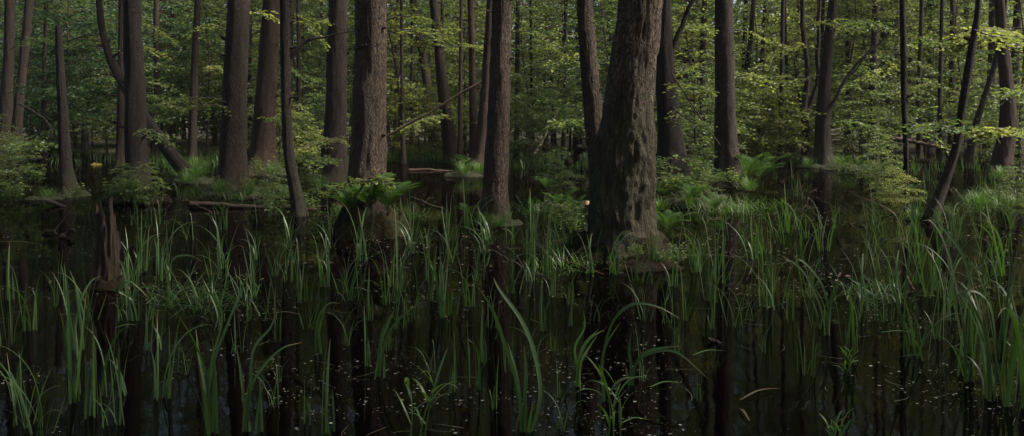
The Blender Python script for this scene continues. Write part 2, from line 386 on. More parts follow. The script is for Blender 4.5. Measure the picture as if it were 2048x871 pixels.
# ------------------------------------------------------------------ foliage on branches
def grow(h, r, nb, low, leaf, spacing, seed, twig_n=11, droop=.12, stem_r=.03, leafw=.62, prof='dome', lean=(0, 0), flat=.28, tlen=.42):
    """stem with layered branches, twigs and leaves. returns (wood MB, leaf MB)"""
    g = np.random.default_rng(seed)
    wood = MB(); lf = MB()
    sz = np.linspace(0, h, 9)
    stem = np.stack([lean[0] * sz ** 1.3 + .03 * h * np.sin(sz * 1.1 + seed) * sz / h, lean[1] * sz ** 1.3 + .03 * h * np.cos(sz * .9 + seed * 2) * sz / h, sz], 1)
    tube(wood, stem, np.linspace(stem_r, stem_r * .25, 9), 7)
    Pn = []; Dn = []; Nn = []; Ls = []
    for b in range(nb):
        t = low + (1 - low) * ((b + g.random() * .8) / nb)
        az = b * 2.4 + g.normal() * .4
        if prof == 'dome': L = r * (math.sin(PI * min(1, (t - low) / (1 - low) * .85 + .15)) ** .6 * .8 + .2)
        else: L = r * (1.05 - .65 * (t - low) / (1 - low))
        L *= g.uniform(.6, 1.1)
        o = np.array([np.interp(t * h, sz, stem[:, 0]), np.interp(t * h, sz, stem[:, 1]), t * h])
        d = np.array([math.cos(az), math.sin(az), 0.0])
        s = np.linspace(0, 1, 7)
        rise = g.uniform(.05, .45)
        side = np.array([-d[1], d[0], 0])
        cur = g.normal() * .18
        br = o + L * (s[:, None] * d) + (L * (rise * s - (rise + droop) * s ** 2.2 * .8))[:, None] * np.array([0, 0, 1]) + (L * cur * s ** 2)[:, None] * side
        tube(wood, br, np.linspace(stem_r * .38, stem_r * .10, 7) * min(1.3, .6 + L / max(r, .1) * .6), 4, False)
        nt_ = max(3, int(twig_n * L / r))
        for k in range(nt_):
            u = .22 + .78 * (k + g.random() * .6) / nt_
            p0 = np.array([np.interp(u, s, br[:, q]) for q in range(3)])
            sg = 1 if k % 2 else -1
            td = norm(d * .65 + side * sg * .85 + g.normal(size=3) * np.array([.2, .2, flat * .6]))
            tl = L * tlen * (1.1 - .75 * u) * g.uniform(.7, 1.25) + leaf
            nl = max(2, int(tl / spacing))
            w = np.linspace(.12, 1, nl)[:, None]
            pts = p0 + td * tl * w + np.array([0, 0, -1]) * (w ** 2) * tl * .18
            tube(wood, np.stack([p0, p0 + td * tl * .5 - np.array([0, 0, tl * .03]), pts[-1]]), [stem_r * .09 + .001, stem_r * .06 + .001, .0008], 3, False)
            tsd = norm(np.cross(td, (0, 0, 1.0)))
            for q in range(nl):
                ss = 1 if q % 2 else -1
                Pn.append(pts[q]); Dn.append(td * .6 + tsd * ss * .8 + g.normal(size=3) * .25)
                Nn.append(np.array([0, 0, 1.0]) + g.normal(size=3) * flat * 1.6)
                Ls.append(leaf * g.uniform(.65, 1.2))
    Ls = np.array(Ls)
    leaves(lf, np.array(Pn), np.array(Dn), np.array(Nn), Ls, Ls * leafw)
    return wood, lf

def copy_thing(src, loc, rz, s):
    c = src.copy(); COL.objects.link(c); c.location = loc; c.rotation_euler = (0, 0, rz)
    c.scale = s if hasattr(s, '__len__') else (s, s, s)
    for ch in src.children:
        d = ch.copy(); COL.objects.link(d); d.parent = c
        for gch in ch.children:
            e = gch.copy(); COL.objects.link(e); e.parent = d
    return c

# crown meshes, shared by the tall trees (hung from 6-9 m up, round the trunk)
CROWNS = []
for k in range(5):
    w, l = grow(10.5, 3.4, 84, .02, .125, .085, 100 + k, twig_n=14, stem_r=.07, flat=.8, prof='dome')
    CROWNS.append((w.mesh('branches', M['twig']), l.mesh('crown', M['leaf' if k % 2 else 'leaf_yellow'])))
print('crown faces', [len(c[1].polygons) for c in CROWNS])

def add_crown(t, x, z, k, s=1.0, yoff=0):
    k = k % len(CROWNS)
    rz = R.uniform(0, 6.28)
    b = add_obj('branches', CROWNS[k][0], t, (x, yoff, z), rz, s)
    c = add_obj('crown', CROWNS[k][1], t, (x, yoff, z), rz, s)
    return c

def hero(name, label, cat, path, widths, Y, mat, group=None, mound=None, crown=True, seed=0, ring=40, rows=130, flare=.45, flare_h=.3, rough=.06,
         topz=17.0, crown_z=8.5, cs=1.0, jag=0, depth=None, extra_twigs=0):
    """path = picture points of the axis from foot to the top of the frame, put at distance Y; above the frame the trunk goes on to its crown"""
    x0 = wx(path[0][0], Y)
    pts = [np.array(P(px, py, Y)) for px, py in path]
    if depth is not None:
        for i, dz in enumerate(depth): pts[i][1] += dz
    rads = [w / 2 / F * Y for w in widths]
    rads_ = list(rads)
    z_first = pts[0][2]
    pts.insert(0, np.array([pts[0][0], pts[0][1], -.35])); rads_.insert(0, rads[0] * 1.05)
    if crown:
        d = pts[-1] - pts[-2]; slope = d[0] / max(d[2], .2)
        z = pts[-1][2]; x = pts[-1][0]; y_ = pts[-1][1]
        for q, fz in enumerate((.3, .65, 1.0)):
            nz_ = z + (topz - z) * fz
            x = x + slope * (topz - z) * .33 * (.5 ** (q + 1)); 
            pts.append(np.array([x, y_, nz_])); rads_.append(rads[-1] * (1 - .28 * (q + 1)))
    base = np.array([x0, Y, 0.0])
    loc = [p - base for p in pts]
    # radii are resampled along the spline by index, so keep them in step with the points
    t = empty(name, (x0, Y, 0))
    me = trunk_mesh('trunk', loc, rads_, mat, ring, rows, flare, flare_h, rough, seed, jag, lumpy=(mat is M['bark_mossy']))
    add_obj('trunk', me, t)
    if mound:
        rx, ry, h, mm = mound
        add_obj('root_mound', mound_mesh('root_mound', rx, ry, h, M[mm], seed), t)
    if Y < 27 and ring >= 40 and crown:
        gs = random.Random(seed * 13 + 1); LX = np.array(loc)
        for q in range(3 if Y < 20 else 2):
            z = gs.uniform(.9, 3.2 + Y * .06); c0 = np.array([np.interp(z, LX[:, 2], LX[:, 0]), np.interp(z, LX[:, 2], LX[:, 1]), z]); rr = np.interp(z, LX[:, 2], rads_); a = gs.choice([0, PI]) + gs.uniform(-.7, .2)
            dd = np.array([math.cos(a), -abs(math.sin(a)), gs.uniform(0, .5)]); l = gs.uniform(.03, .16); sb = MB(); r1 = gs.uniform(.012, .03)
            tube(sb, [c0 + dd * rr * .7, c0 + dd * (rr + l * .5), c0 + dd * (rr + l) + [0, 0, .01]], [r1 * 1.5, r1, r1 * .7], 8)
            add_obj('branch_stub', sb.mesh('branch_stub', mat), t)
    if crown:
        zc = crown_z
        xi = np.interp(zc + 3, [p[2] for p in loc], [p[0] for p in loc]); yi = loc[-1][1]
        add_crown(t, xi, zc, seed, cs * (1.0 if Y < 16 else .6 if Y < 29 else .42), yi)
    tag(t, label, cat, group)
    return t

def branch_on(t, pts_px, Y, r0, r1, mat, name='limb', k=8, leafy=0, seed=1, leaf=.055, lm='leaf_under'):
    """limb of tree t through picture points at distance Y"""
    b = np.array([t.location.x, t.location.y, 0])
    pts = spline([np.array(P(*p[:2], Y + (p[2] if len(p) > 2 else 0))) - b for p in pts_px], 16)
    g = np.random.default_rng(seed)
    pts[1:-1] += g.normal(size=(14, 3)) * r0 * .25
    mb = MB(); tube(mb, pts, np.linspace(r0, r1, 16), k)
    o = add_obj(name, mb.mesh(name, mat), t)
    return o

T = {}
T['a'] = hero('alder_tree', 'upright dark trunk against the left edge of the photo', 'tree', [(8, 335), (12, 220), (18, 100), (20, 0)], [26, 22, 19, 18], 30, M['bark_brown'], seed=1)
T['b'] = hero('alder_tree', 'slim trunk leaning right beside the left edge trunk', 'tree', [(28, 338), (36, 230), (48, 110), (59, -5)], [24, 18, 16, 15], 28.6, M['bark_brown'], seed=2)
T['snag'] = hero('broken_snag', 'crownless dead snag with a broken top standing in the water', 'dead tree', [(138, 392), (131, 320), (126, 230), (120, 130), (117, 52)], [32, 22, 19, 15, 12], 17.9, M['bark_dark'], crown=False, seed=3, jag=.12, mound=(.42, .35, .13, 'moss'))
T['lean'] = hero('leaning_alder', 'curved trunk leaning left behind the shrub-skirted dark trunk', 'tree', [(374, 352), (345, 312), (300, 252), (258, 185), (226, 130), (207, 70), (198, 0)], [26, 24, 22, 20, 16, 14, 12], 22.7, M['bark_dark'], seed=4, mound=(.45, .4, .14, 'moss'), flare=.3)
T['c'] = hero('alder_tree', 'slim brown trunk showing just left of the shrub-skirted dark trunk', 'tree', [(241, 330), (242, 200), (243, 90), (244, 0)], [17, 14, 13, 12], 31, M['bark_brown'], seed=5)
T['d'] = hero('alder_tree', 'dark straight trunk with a leafy shrub around its foot', 'tree', [(276, 402), (273, 330), (270, 200), (267, 100), (264, 0)], [48, 42, 38, 36, 33], 16.6, M['bark_dark'], seed=6, mound=(.6, .5, .2, 'peat'))
T['e'] = hero('alder_tree', 'slim dark trunk rising behind the grassy hummock on the left', 'tree', [(384, 328), (386, 230), (390, 110), (396, 0)], [17, 15, 13, 13], 31, M['bark_brown'], seed=7)
T['f'] = hero('alder_tree', 'broad brown trunk, widest of the left third, with a flared foot', 'tree', [(464, 386), (466, 330), (469, 200), (473, 100), (477, 0)], [62, 52, 46, 43, 40], 18.7, M['bark_brown'], seed=8, mound=(.75, .6, .16, 'moss'))
T['g'] = hero('alder_tree', 'brown trunk with pale spreading roots left of the thin black trunk', 'tree', [(522, 345), (525, 300), (531, 200), (538, 100), (543, 0)], [58, 46, 40, 36, 32], 25.5, M['bark_rust'], seed=9, flare=.9, mound=(.9, .7, .14, 'moss'))
T['h'] = hero('alder_tree', 'thin black trunk bending right at its foot, with an arching bare branch', 'tree', [(598, 432), (592, 390), (578, 310), (573, 220), (571, 110), (569, 0)], [26, 22, 20, 19, 19, 18], 14.2, M['bark_dark'], seed=10, flare=.25, topz=14)
branch_on(T['h'], [(572, 135), (588, 108), (612, 84), (650, 74), (700, 62)], 14.2, .045, .008, M['bark_dark'])
T['i'] = hero('alder_tree', 'brown trunk behind and just left of the fern-footed trunk', 'tree', [(668, 362), (668, 300), (672, 200), (674, 100), (676, 0)], [54, 46, 40, 37, 35], 22.3, M['bark_brown'], seed=11)
T['j'] = hero('alder_tree', 'thick ridged grey-brown trunk standing on a dark fern mound', 'tree', [(737, 470), (735, 400), (735, 345), (738, 290), (738, 200), (741, 100), (742, 0)], [84, 74, 76, 68, 65, 62, 60], 11.8, M['bark_grey'], seed=12, mound=(.56, .52, .48, 'mossdark'), ring=72, rows=260, rough=.075, topz=19, flare=.15)
T['k'] = hero('alder_tree', 'left one of the pair of tilted trunks beyond the open pool', 'tree', [(872, 312), (862, 240), (852, 150), (838, 70), (826, 0)], [22, 19, 16, 14, 14], 38, M['bark_far'], seed=13)
T['l'] = hero('alder_tree', 'right one of the pair of tilted trunks beyond the open pool', 'tree', [(908, 322), (896, 260), (884, 160), (876, 80), (867, 0)], [36, 26, 21, 18, 16], 33, M['bark_brown'], seed=14)
T['m'] = hero('alder_tree', 'slender upright trunk between the tilted pair and the slim grey trunk', 'tree', [(948, 330), (946, 220), (944, 110), (941, 0)], [17, 15, 13, 12], 31.5, M['bark_rust'], seed=15)
T['n'] = hero('alder_tree', 'bent trunk on a bright grassy hummock left of the slim grey trunk', 'tree', [(950, 350), (960, 300), (969, 220), (975, 130), (982, 0)], [30, 26, 22, 19, 17], 25.3, M['bark_rust'], seed=16, mound=(.65, .5, .16, 'moss'))
T['o'] = hero('alder_tree', 'slim grey trunk tapering upward near the centre of the photo', 'tree', [(988, 448), (990, 380), (995, 280), (999, 180), (1002, 90), (1004, 0)], [58, 48, 44, 41, 39, 36], 13.1, M['bark_grey'], seed=17, ring=60, rows=220, rough=.07, topz=18, mound=(.36, .3, .1, 'moss'), flare=.2)
T['p'] = hero('alder_tree', 'pale trunk touching the left side of the giant mossy trunk', 'tree', [(1203, 420), (1198, 340), (1190, 260), (1180, 160), (1173, 70), (1169, 0)], [44, 38, 36, 34, 32, 30], 12.6, M['bark_grey'], seed=18, ring=56, rows=200, rough=.07, flare=.3)
T['q'] = hero('alder_tree', 'giant trunk with a dark mossy swollen lower half, widest tree of all', 'tree',
              [(1248, 520), (1246, 450), (1246, 380), (1250, 300), (1256, 240), (1262, 170), (1271, 90), (1281, 0)], [130, 122, 118, 112, 98, 88, 84, 82], 9.9, M['bark_mossy'], seed=19,
              ring=110, rows=360, rough=.09, topz=20, flare=.34, flare_h=.22, mound=(.66, .62, .34, 'mossdark'), crown_z=9.5)
T['r'] = hero('forked_alder', 'dark mossy trunk behind the giant one, forking into a slanting limb', 'tree', [(1352, 398), (1346, 340), (1338, 250), (1332, 170), (1328, 100), (1330, 0)], [84, 58, 44, 40, 34, 24], 17.2, M['bark_dark'], seed=20, flare=.6, mound=(.9, .7, .22, 'moss'))
branch_on(T['r'], [(1338, 130), (1352, 80), (1372, 35), (1394, -20), (1420, -120)], 17.2, .06, .03, M['bark_dark'])
T['s'] = hero('alder_tree', 'straight brown trunk with tall ferns beside its foot', 'tree', [(1457, 372), (1454, 320), (1451, 230), (1449, 120), (1447, 0)], [56, 46, 40, 37, 35], 20.7, M['bark_brown'], seed=21, mound=(.8, .6, .14, 'peat'))
T['t'] = hero('alder_tree', 'dark trunk with a long bare branch rising to the right', 'tree', [(1646, 332), (1645, 270), (1648, 190), (1656, 90), (1666, 0)], [36, 28, 24, 20, 17], 29.5, M['bark_dark'], seed=22, mound=(1.0, .7, .16, 'moss'))
branch_on(T['t'], [(1650, 232), (1668, 205), (1690, 160), (1725, 118), (1765, 78), (1800, 40)], 29.3, .075, .02, M['bark_dark'])
branch_on(T['t'], [(1690, 160), (1712, 140), (1745, 95), (1782, 90)], 29.3, .035, .01, M['bark_dark'])
T['u'] = hero('forked_alder', 'forked dark stem just left of the branching black trunk', 'tree', [(1614, 322), (1612, 260), (1608, 215), (1616, 150), (1606, 60), (1605, 0)], [20, 16, 14, 10, 9, 8], 31, M['bark_dark'], seed=23, crown_z=7.5)
branch_on(T['u'], [(1611, 240), (1624, 200), (1638, 150), (1634, 80), (1640, 0)], 31, .10, .05, M['bark_dark'])
branch_on(T['u'], [(1610, 225), (1602, 205), (1594, 170), (1588, 120)], 31, .06, .02, M['bark_dark'])
T['v'] = hero('alder_tree', 'thin straight sapling trunk rising out of the reeds at right', 'tree', [(1813, 408), (1812, 320), (1808, 200), (1807, 100), (1805, 0)], [9, 9, 11, 12, 11], 16.5, M['bark_dark'], seed=24, flare=.1, topz=10, crown_z=5.5, cs=.5)
T['w'] = hero('alder_tree', 'slender far trunk left of the crooked black tree', 'tree', [(1902, 300), (1903, 200), (1904, 100), (1906, 0)], [12, 11, 10, 10], 38, M['bark_far'], seed=25)
T['x'] = hero('crooked_alder', 'crooked black tree curving up and right out of the water', 'tree', [(1862, 442), (1875, 402), (1893, 355), (1911, 300), (1923, 225), (1938, 130), (1951, 55), (1957, 0)], [25, 20, 17, 15, 15, 15, 13, 11], 13.4, M['bark_dark'], seed=26, flare=.3, topz=9, crown_z=5.2, cs=.5, mound=(.22, .2, .08, 'peat'))
T['y'] = hero('alder_tree', 'rusty brown trunk near the right edge, thickened above its foot', 'tree', [(2000, 352), (2006, 310), (2016, 250), (2012, 160), (2004, 80), (1999, 0)], [36, 34, 32, 24, 20, 18], 24.8, M['bark_rust'], seed=27)
T['z'] = hero('leaning_alder', 'thin dark trunk slanting right between the crooked and rusty trunks', 'tree', [(1938, 330), (1945, 280), (1958, 230), (1974, 180), (1992, 120), (2006, 40), (2010, 0)], [16, 13, 12, 11, 10, 9, 8], 29, M['bark_dark'], seed=28)
T['aa'] = hero('alder_tree', 'grey trunk behind the rusty right-hand trunk', 'tree', [(1976, 318), (1980, 220), (1984, 120), (1986, 0)], [20, 17, 15, 14], 35, M['bark_far'], seed=29)
T['ab'] = hero('alder_tree', 'dark trunk at the right edge of the photo', 'tree', [(2038, 325), (2032, 250), (2030, 140), (2036, 0)], [22, 18, 16, 15], 33, M['bark_brown'], seed=30)
T['ac'] = hero('alder_tree', 'slender rusty trunk right of the slim grey central trunk', 'tree', [(1033, 318), (1034, 210), (1035, 100), (1036, 0)], [11, 10, 9, 8], 34, M['bark_rust'], seed=31)
T['ad'] = hero('alder_tree', 'twin-looking slim trunk left of the trunk beside tall ferns', 'tree', [(1402, 330), (1404, 230), (1405, 120), (1409, 0)], [18, 14, 12, 11], 31, M['bark_brown'], seed=32)
T['ae'] = hero('alder_tree', 'slim far trunk right of the trunk beside tall ferns', 'tree', [(1519, 305), (1521, 200), (1526, 100), (1532, 0)], [13, 11, 10, 9], 42, M['bark_far'], seed=33)
T['af'] = hero('alder_tree', 'slanting dark stem right of the trunk beside tall ferns', 'tree', [(1477, 318), (1480, 240), (1492, 150), (1500, 90), (1507, 0)], [16, 13, 12, 10, 8], 35, M['bark_dark'], seed=34)

# unseen trees added round the photographer so their crowns shade the near water
for k, (x, y, cz, cs_) in enumerate([(-10, 3, 7.5, 1.5), (-13, 11, 8, 1.4), (-6, -4, 7.5, 1.5), (1.5, -6, 7.5, 1.6), (8, -3, 7.5, 1.5), (10.5, 4, 7.5, 1.5), (16, -4, 8, 1.5), (-17, -2, 8, 1.5)]):
    t = empty('alder_tree', (x, y, 0)); r_ = .2
    add_obj('trunk', trunk_mesh('trunk', [np.array([0, 0, -.4]), np.array([.1, 0, 4]), np.array([.2, .1, 10]), np.array([.2, 0, 17])], [.24, .19, .15, .06], M['bark_brown'], 20, 50, .5, .3, .06, 90 + k), t)
    add_crown(t, .2, cz, k, cs_)
    tag(t, 'unseen tree added beside or behind the photographer, its crown shading the near water', 'tree', 'unseen shade trees around the photographer')

# slim trunks of the far wood, one by one
FAR_TR = [(600, 300, 9, -3), (624, 305, 10, -20), (640, 300, 8, 3), (578, 296, 12, 2), (790, 298, 8, 4), (806, 296, 7, -3), (822, 300, 6, 2), (345, 296, 10, -1), (310, 300, 12, 2), (170, 300, 11, -3), (88, 298, 8, 3),
          (1090, 298, 7, 3), (1108, 303, 9, -8), (1127, 300, 8, 4), (1152, 298, 10, 2), (1066, 296, 6, -4), (1370, 297, 12, 3), (1562, 298, 10, 3), (1575, 295, 7, -4), (1590, 300, 9, 6), (1700, 298, 12, -4), (1726, 296, 10, 3),
          (1746, 298, 15, 4), (1772, 302, 18, -3), (1790, 296, 9, 2), (1838, 300, 9, 4), (1856, 306, 16, 6), (1880, 297, 8, 3), (1940, 300, 12, -6), (430, 297, 9, 4), (500, 296, 9, -3), (1215, 297, 14, 5), (1320, 296, 9, 5), (1480, 296, 10, 10), (920, 298, 8, 2), (890, 300, 7, -5), (985, 297, 7, 3), (1640, 296, 8, 5)]
for k, (px, py, w, dx) in enumerate(FAR_TR):
    Y = 31 + (k * 7 % 17)
    t = hero('slender_tree', None, 'tree', [(px, py), (px + dx * .4 + R.uniform(-3, 3), 180), (px + dx, 60), (px + dx * 1.3, -20)], [w * 1.3, w * .95, w * .85, w * .8], Y, M['bark_far' if k % 3 else 'bark_dark'],
             group='slender trunks of the far wood', seed=50 + k, ring=10, rows=26, topz=16, crown_z=R.uniform(5, 7.5), cs=R.uniform(.85, 1.15))
    later(t, 'slender %s trunk' % ('grey' if k % 3 else 'dark'), wx(px, Y), Y)

# ------------------------------------------------------------------ far wood: leafy trees that close the view
FARP = []
for k in range(4):
    w, l = grow(17, 3.6, 92, .05, .19, .12, 300 + k, twig_n=13, stem_r=.11, flat=.9, prof='cone')
    FARP.append((w.mesh('trunk', M['bark_far']), l.mesh('crown', M[['leaf_shade', 'leaf', 'leaf_under', 'leaf_yellow'][k]])))
FLOOK = ['cool green leafy tree', 'dark green leafy tree', 'mid green leafy tree', 'yellowish leafy tree']
n = 0
protos = {}
for row, Y in enumerate((50, 57, 65, 75)):
    half = Y * .60 + 5; x = -half + R.uniform(0, 3)
    while x < half:
        k = R.choice([0, 0, 1, 2] if x < -Y * .25 else [1, 2, 3, 1] if row else [2, 3, 1])
        loc = (x, Y + R.uniform(-2, 2), .1); rz = R.uniform(0, 6.28); s = R.uniform(1.0, 1.5)
        if k not in protos:
            t = empty('leafy_tree', loc, rz, s); add_obj('trunk', FARP[k][0], t); add_obj('crown', FARP[k][1], t)
            tag(t, None, 'tree', 'leafy trees closing the far wood'); protos[k] = t
        else: t = copy_thing(protos[k], loc, rz, s)
        later(t, FLOOK[k] + (', front row,' if row == 0 else ', deeper row,' if row == 1 else ', third row,' if row == 2 else ', hindmost row,'), loc[0], loc[1]); n += 1
        x += R.uniform(4.2, 6.8)
print('far trees', n)

# the solid mass of foliage behind everything: leaf clumps through a deep belt of wood
g = np.random.default_rng(77); N_ = 95000
X_ = g.uniform(-72, 72, N_); Y_ = g.uniform(80, 100, N_) + 0.004 * X_ ** 2; top = 36 + 4 * np.sin(X_ * .21) + 3 * np.sin(X_ * .57 + 1)
Z_ = g.uniform(0, 1, N_) ** .8 * top + .3
cl = np.array([mn.noise(Vector((a * .22, b * .22, c * .3))) for a, b, c in zip(X_, Y_, Z_)])
kp = cl > np.where(Z_ > 20, -.04, -.05); X_, Y_, Z_ = X_[kp], Y_[kp], Z_[kp]; n_ = len(X_)
mb = MB(); leaves(mb, np.stack([X_, Y_, Z_], 1), g.normal(size=(n_, 3)) * [1, 1, .4], g.normal(size=(n_, 3)) + [0, -.6, .6], g.uniform(.35, .75, n_), g.uniform(.3, .6, n_))
tag(add_obj('far_wood', mb.mesh('far_wood', M['leaf'])), 'leafy mass of the distant wood closing the view', 'wood', kind='stuff')

# ------------------------------------------------------------------ saplings and shrubs
SAP = []
specs = [  # h, r, nb, low, leaf, spacing, mat
    (6.0, 2.2, 34, .16, .105, .066, 'leaf_under', 'cone'), (5.0, 2.1, 32, .2, .105, .064, 'leaf_shade', 'dome'), (7.0, 2.4, 36, .22, .11, .068, 'leaf_yellow', 'cone'),
    (3.0, 1.4, 34, .10, .085, .055, 'leaf_under', 'dome'), (2.1, 1.2, 28, .10, .08, .052, 'leaf_yellow', 'dome'), (7.0, 2.5, 36, .28, .105, .066, 'leaf', 'dome')]
for k, (h, r, nb, low, lf, sp, mt, pr) in enumerate(specs):
    w, l = grow(h, r, nb, low, lf, sp, 500 + k, twig_n=24, stem_r=.012 + h * .005, flat=.36, prof=pr, lean=(R.uniform(-.05, .05), R.uniform(-.05, .05)))
    SAP.append((w.mesh('stem', M['twig']), l.mesh('foliage', M[mt]), h))
print('sapling faces', [len(s[1].polygons) for s in SAP])
SLOOK = ['tall layered green sapling', 'cool green bushy sapling', 'tall yellow-green sapling', 'waist-high green shrub', 'low yellow-green shrub', 'tall open dark green sapling']
sp0 = {}
def sapling(k, px, Y, s, rz=None):
    x = wx(px, Y); z = 0.02 if Y < 40 else .15
    s *= 1.25 if SAP[k][2] > 3.5 else 1.0
    loc = (x, Y, z - .04); rz = R.uniform(0, 6.28) if rz is None else rz
    if k not in sp0:
        t = empty('sapling' if SAP[k][2] > 3.5 else 'shrub', loc, rz, s)
        add_obj('stem', SAP[k][0], t); add_obj('foliage', SAP[k][1], t)
        tag(t, None, 'sapling' if SAP[k][2] > 3.5 else 'shrub', 'saplings under the alders' if SAP[k][2] > 3.5 else 'shrubs under the alders'); sp0[k] = t
    else: t = copy_thing(sp0[k], loc, rz, s)
    later(t, SLOOK[k], x, Y)
    return t
# understorey rows: (kind, column, distance, size)
for k, px, Y, s in [
    (1, 85, 47, 1.0), (1, 135, 49, 1.1), (1, 185, 47, 1.0), (1, 235, 48, 1.0), (3, 110, 44, 1.3), (3, 165, 44, 1.3), (3, 1900, 44, 1.4), (3, 1950, 45, 1.4), (1, 60, 38, 1.0), (1, 120, 33, 1.1), (1, 170, 41, 1.3), (1, 215, 36, 1.0), (5, 40, 44, 1.1), (1, 320, 40, 1.2), (1, 150, 46, 1.4), (5, 350, 46, 1.1), (2, 440, 42, 1.0), (0, 415, 36, 1.0),
    (2, 500, 40, 1.1), (0, 560, 37, 1.0), (2, 620, 41, 1.0), (0, 600, 33, .9), (3, 640, 30, 1.0), (2, 700, 38, 1.0), (2, 800, 34, 1.0), (5, 780, 42, 1.0), (4, 840, 34, 1.3), (2, 850, 45, 1.1), (0, 920, 40, 1.0),
    (2, 930, 45, 1.1), (0, 1010, 36, 1.0), (2, 1060, 42, 1.1), (0, 1060, 33, .9), (3, 1050, 31, 1.0), (0, 1110, 37, 1.0), (2, 1140, 44, 1.1), (0, 1205, 34, 1.0), (0, 1220, 30, .9), (2, 1310, 40, 1.0),
    (0, 1390, 27, .8), (3, 1400, 24, 1.0), (2, 1400, 40, 1.0), (0, 1500, 36, .9), (4, 1480, 31, 1.6), (4, 1530, 31, 1.7), (3, 1580, 33, 1.2), (2, 1560, 41, 1.1), (2, 1620, 44, 1.1),
    (0, 1690, 34, 1.0), (2, 1720, 40, 1.1), (0, 1745, 33, 1.0), (3, 1725, 31, 1.2), (2, 1800, 38, 1.0), (0, 1850, 40, 1.0), (2, 1880, 42, 1.1), (0, 1930, 37, 1.0), (3, 1960, 33, 1.1), (2, 1985, 40, 1.1), (0, 2040, 30, 1.0),
    (2, 2030, 44, 1.1), (3, 2040, 26, .9), (2, 1660, 38, .9), (5, 1260, 44, 1.0), (5, 1340, 46, 1.1), (2, 480, 47, 1.1), (5, 680, 47, 1.1), (0, 250, 33, .8), (4, 560, 27, 1.2), (4, 25, 24, .6), (3, -10, 26, .6)]:
    sapling(k, px, Y, s)
# nearer leafy bushes
for k, px, Y, s in [(3, 250, 15.9, .26), (3, 290, 16.0, .27), (3, 8, 17.5, .42), (3, 548, 15.0, .27), (3, 612, 18, .3),
                    (3, 1395, 17, .36), (3, 1325, 16.2, .3), (3, 1120, 17.5, .34), (4, 1790, 15.5, .36), (3, 1765, 20, .42), (3, 2035, 14, .28)]:
    sapling(k, px, Y, s)

# overhanging leafy boughs: each a part of the trunk it grows from
def bough(t, pts_px, Y, seed, leaf=.06, mat='leaf_yellow', width=.55, dens=1.0):
    b = np.array([t.location.x, t.location.y, 0]); g = np.random.default_rng(seed)
    C = spline([np.array(P(p[0], p[1], Y + (p[2] if len(p) > 2 else 0))) - b for p in pts_px], 22)
    L = np.linalg.norm(np.diff(C, axis=0), axis=1).sum()
    wood = MB(); lf = MB(); tube(wood, C, np.linspace(.008 + L * .005, .003, 22), 5)
    Pn = []; Dn = []; Nn = []; Ls = []
    nt_ = int(L / .11 * dens); Tn = norm(np.gradient(C, axis=0))
    for k in range(nt_):
        u = .12 + .88 * (k + g.random()) / nt_; i = min(21, int(u * 21)); p0 = C[i]; td0 = Tn[i]
        sd = norm(np.cross(td0, (0, 0, 1.0))) * (1 if k % 2 else -1)
        td = norm(td0 * .6 + sd * .8 + g.normal(size=3) * np.array([.15, .15, .16]))
        tl = width * math.sin(PI * min(.93, u * .8 + .15)) * g.uniform(.45, 1.15)
        nl = max(3, int(tl / (leaf * .62)))
        for q in range(nl):
            w = (q + .6) / nl; p = p0 + td * tl * w - np.array([0, 0, tl * .22 * w * w])
            ts = norm(np.cross(td, (0, 0, 1.0)))
            for m_ in range(1 + (g.random() < .45)):
                Pn.append(p + g.normal(size=3) * .012); Dn.append(td * .7 + ts * (1 if (q + m_) % 2 else -1) * .8 + g.normal(size=3) * .25)
                Nn.append(np.array([0, 0, 1.0]) + g.normal(size=3) * .35); Ls.append(leaf * g.uniform(.6, 1.2))
        tube(wood, [p0, p0 + td * tl * .5 - np.array([0, 0, tl * .05]), p0 + td * tl - np.array([0, 0, tl * .22])], [.003, .002, .001], 3, False)
    Ls = np.array(Ls); leaves(lf, np.array(Pn), np.array(Dn), np.array(Nn), Ls, Ls * .68)
    br = add_obj('bough', wood.mesh('bough', M['twig']), t); add_obj('foliage', lf.mesh('foliage', M[mat]), br)
bough(T['f'], [(452, 205), (420, 198), (385, 196), (350, 205), (333, 215)], 18.4, 1)
bough(T['f'], [(455, 215), (425, 210, -.5), (390, 214, -.7), (362, 220, -.6)], 18.2, 2)
bough(T['j'], [(772, 40), (800, 34), (840, 36), (890, 55), (925, 62)], 13.5, 3, width=.6)
bough(T['j'], [(770, 70), (810, 60), (850, 62), (900, 74)], 14.5, 4)
bough(T['f'], [(452, 60), (425, 50), (400, 55), (372, 72)], 19.5, 5)
bough(T['h'], [(578, 40), (610, 50), (640, 72), (655, 95)], 15.5, 6)
bough(T['i'], [(690, 285), (665, 280, -4), (630, 285, -5), (600, 300, -5.5), (565, 302, -6)], 22, 7, leaf=.055, width=.35)
bough(T['j'], [(765, 390), (740, 362, -1.0), (700, 368, -1.2), (668, 378, -1.2), (645, 392, -1.1)], 11.7, 8, leaf=.06, width=.22, dens=1.3)
bough(T['j'], [(715, 390), (735, 360, -1.1), (760, 358, -1.2), (785, 372, -1.2)], 11.7, 9, leaf=.06, width=.2, dens=1.3)
bough(T['s'], [(1430, 120), (1400, 128), (1370, 140), (1350, 150)], 19, 10)
bough(T['s'], [(1468, 60), (1500, 66), (1540, 82), (1580, 96)], 22, 11)
bough(T['t'], [(1640, 100), (1600, 92), (1560, 104), (1530, 118)], 27, 12, width=.8)
bough(T['t'], [(1640, 150), (1600, 160), (1570, 152), (1545, 170)], 27, 13, width=.8)
bough(T['v'], [(1808, 290), (1780, 285), (1750, 300), (1730, 310)], 14.5, 14, mat='leaf_under', leaf=.07, width=.5)
bough(T['v'], [(1808, 270), (1840, 262), (1870, 275), (1885, 290)], 14.5, 15, mat='leaf_under', leaf=.07, width=.5)
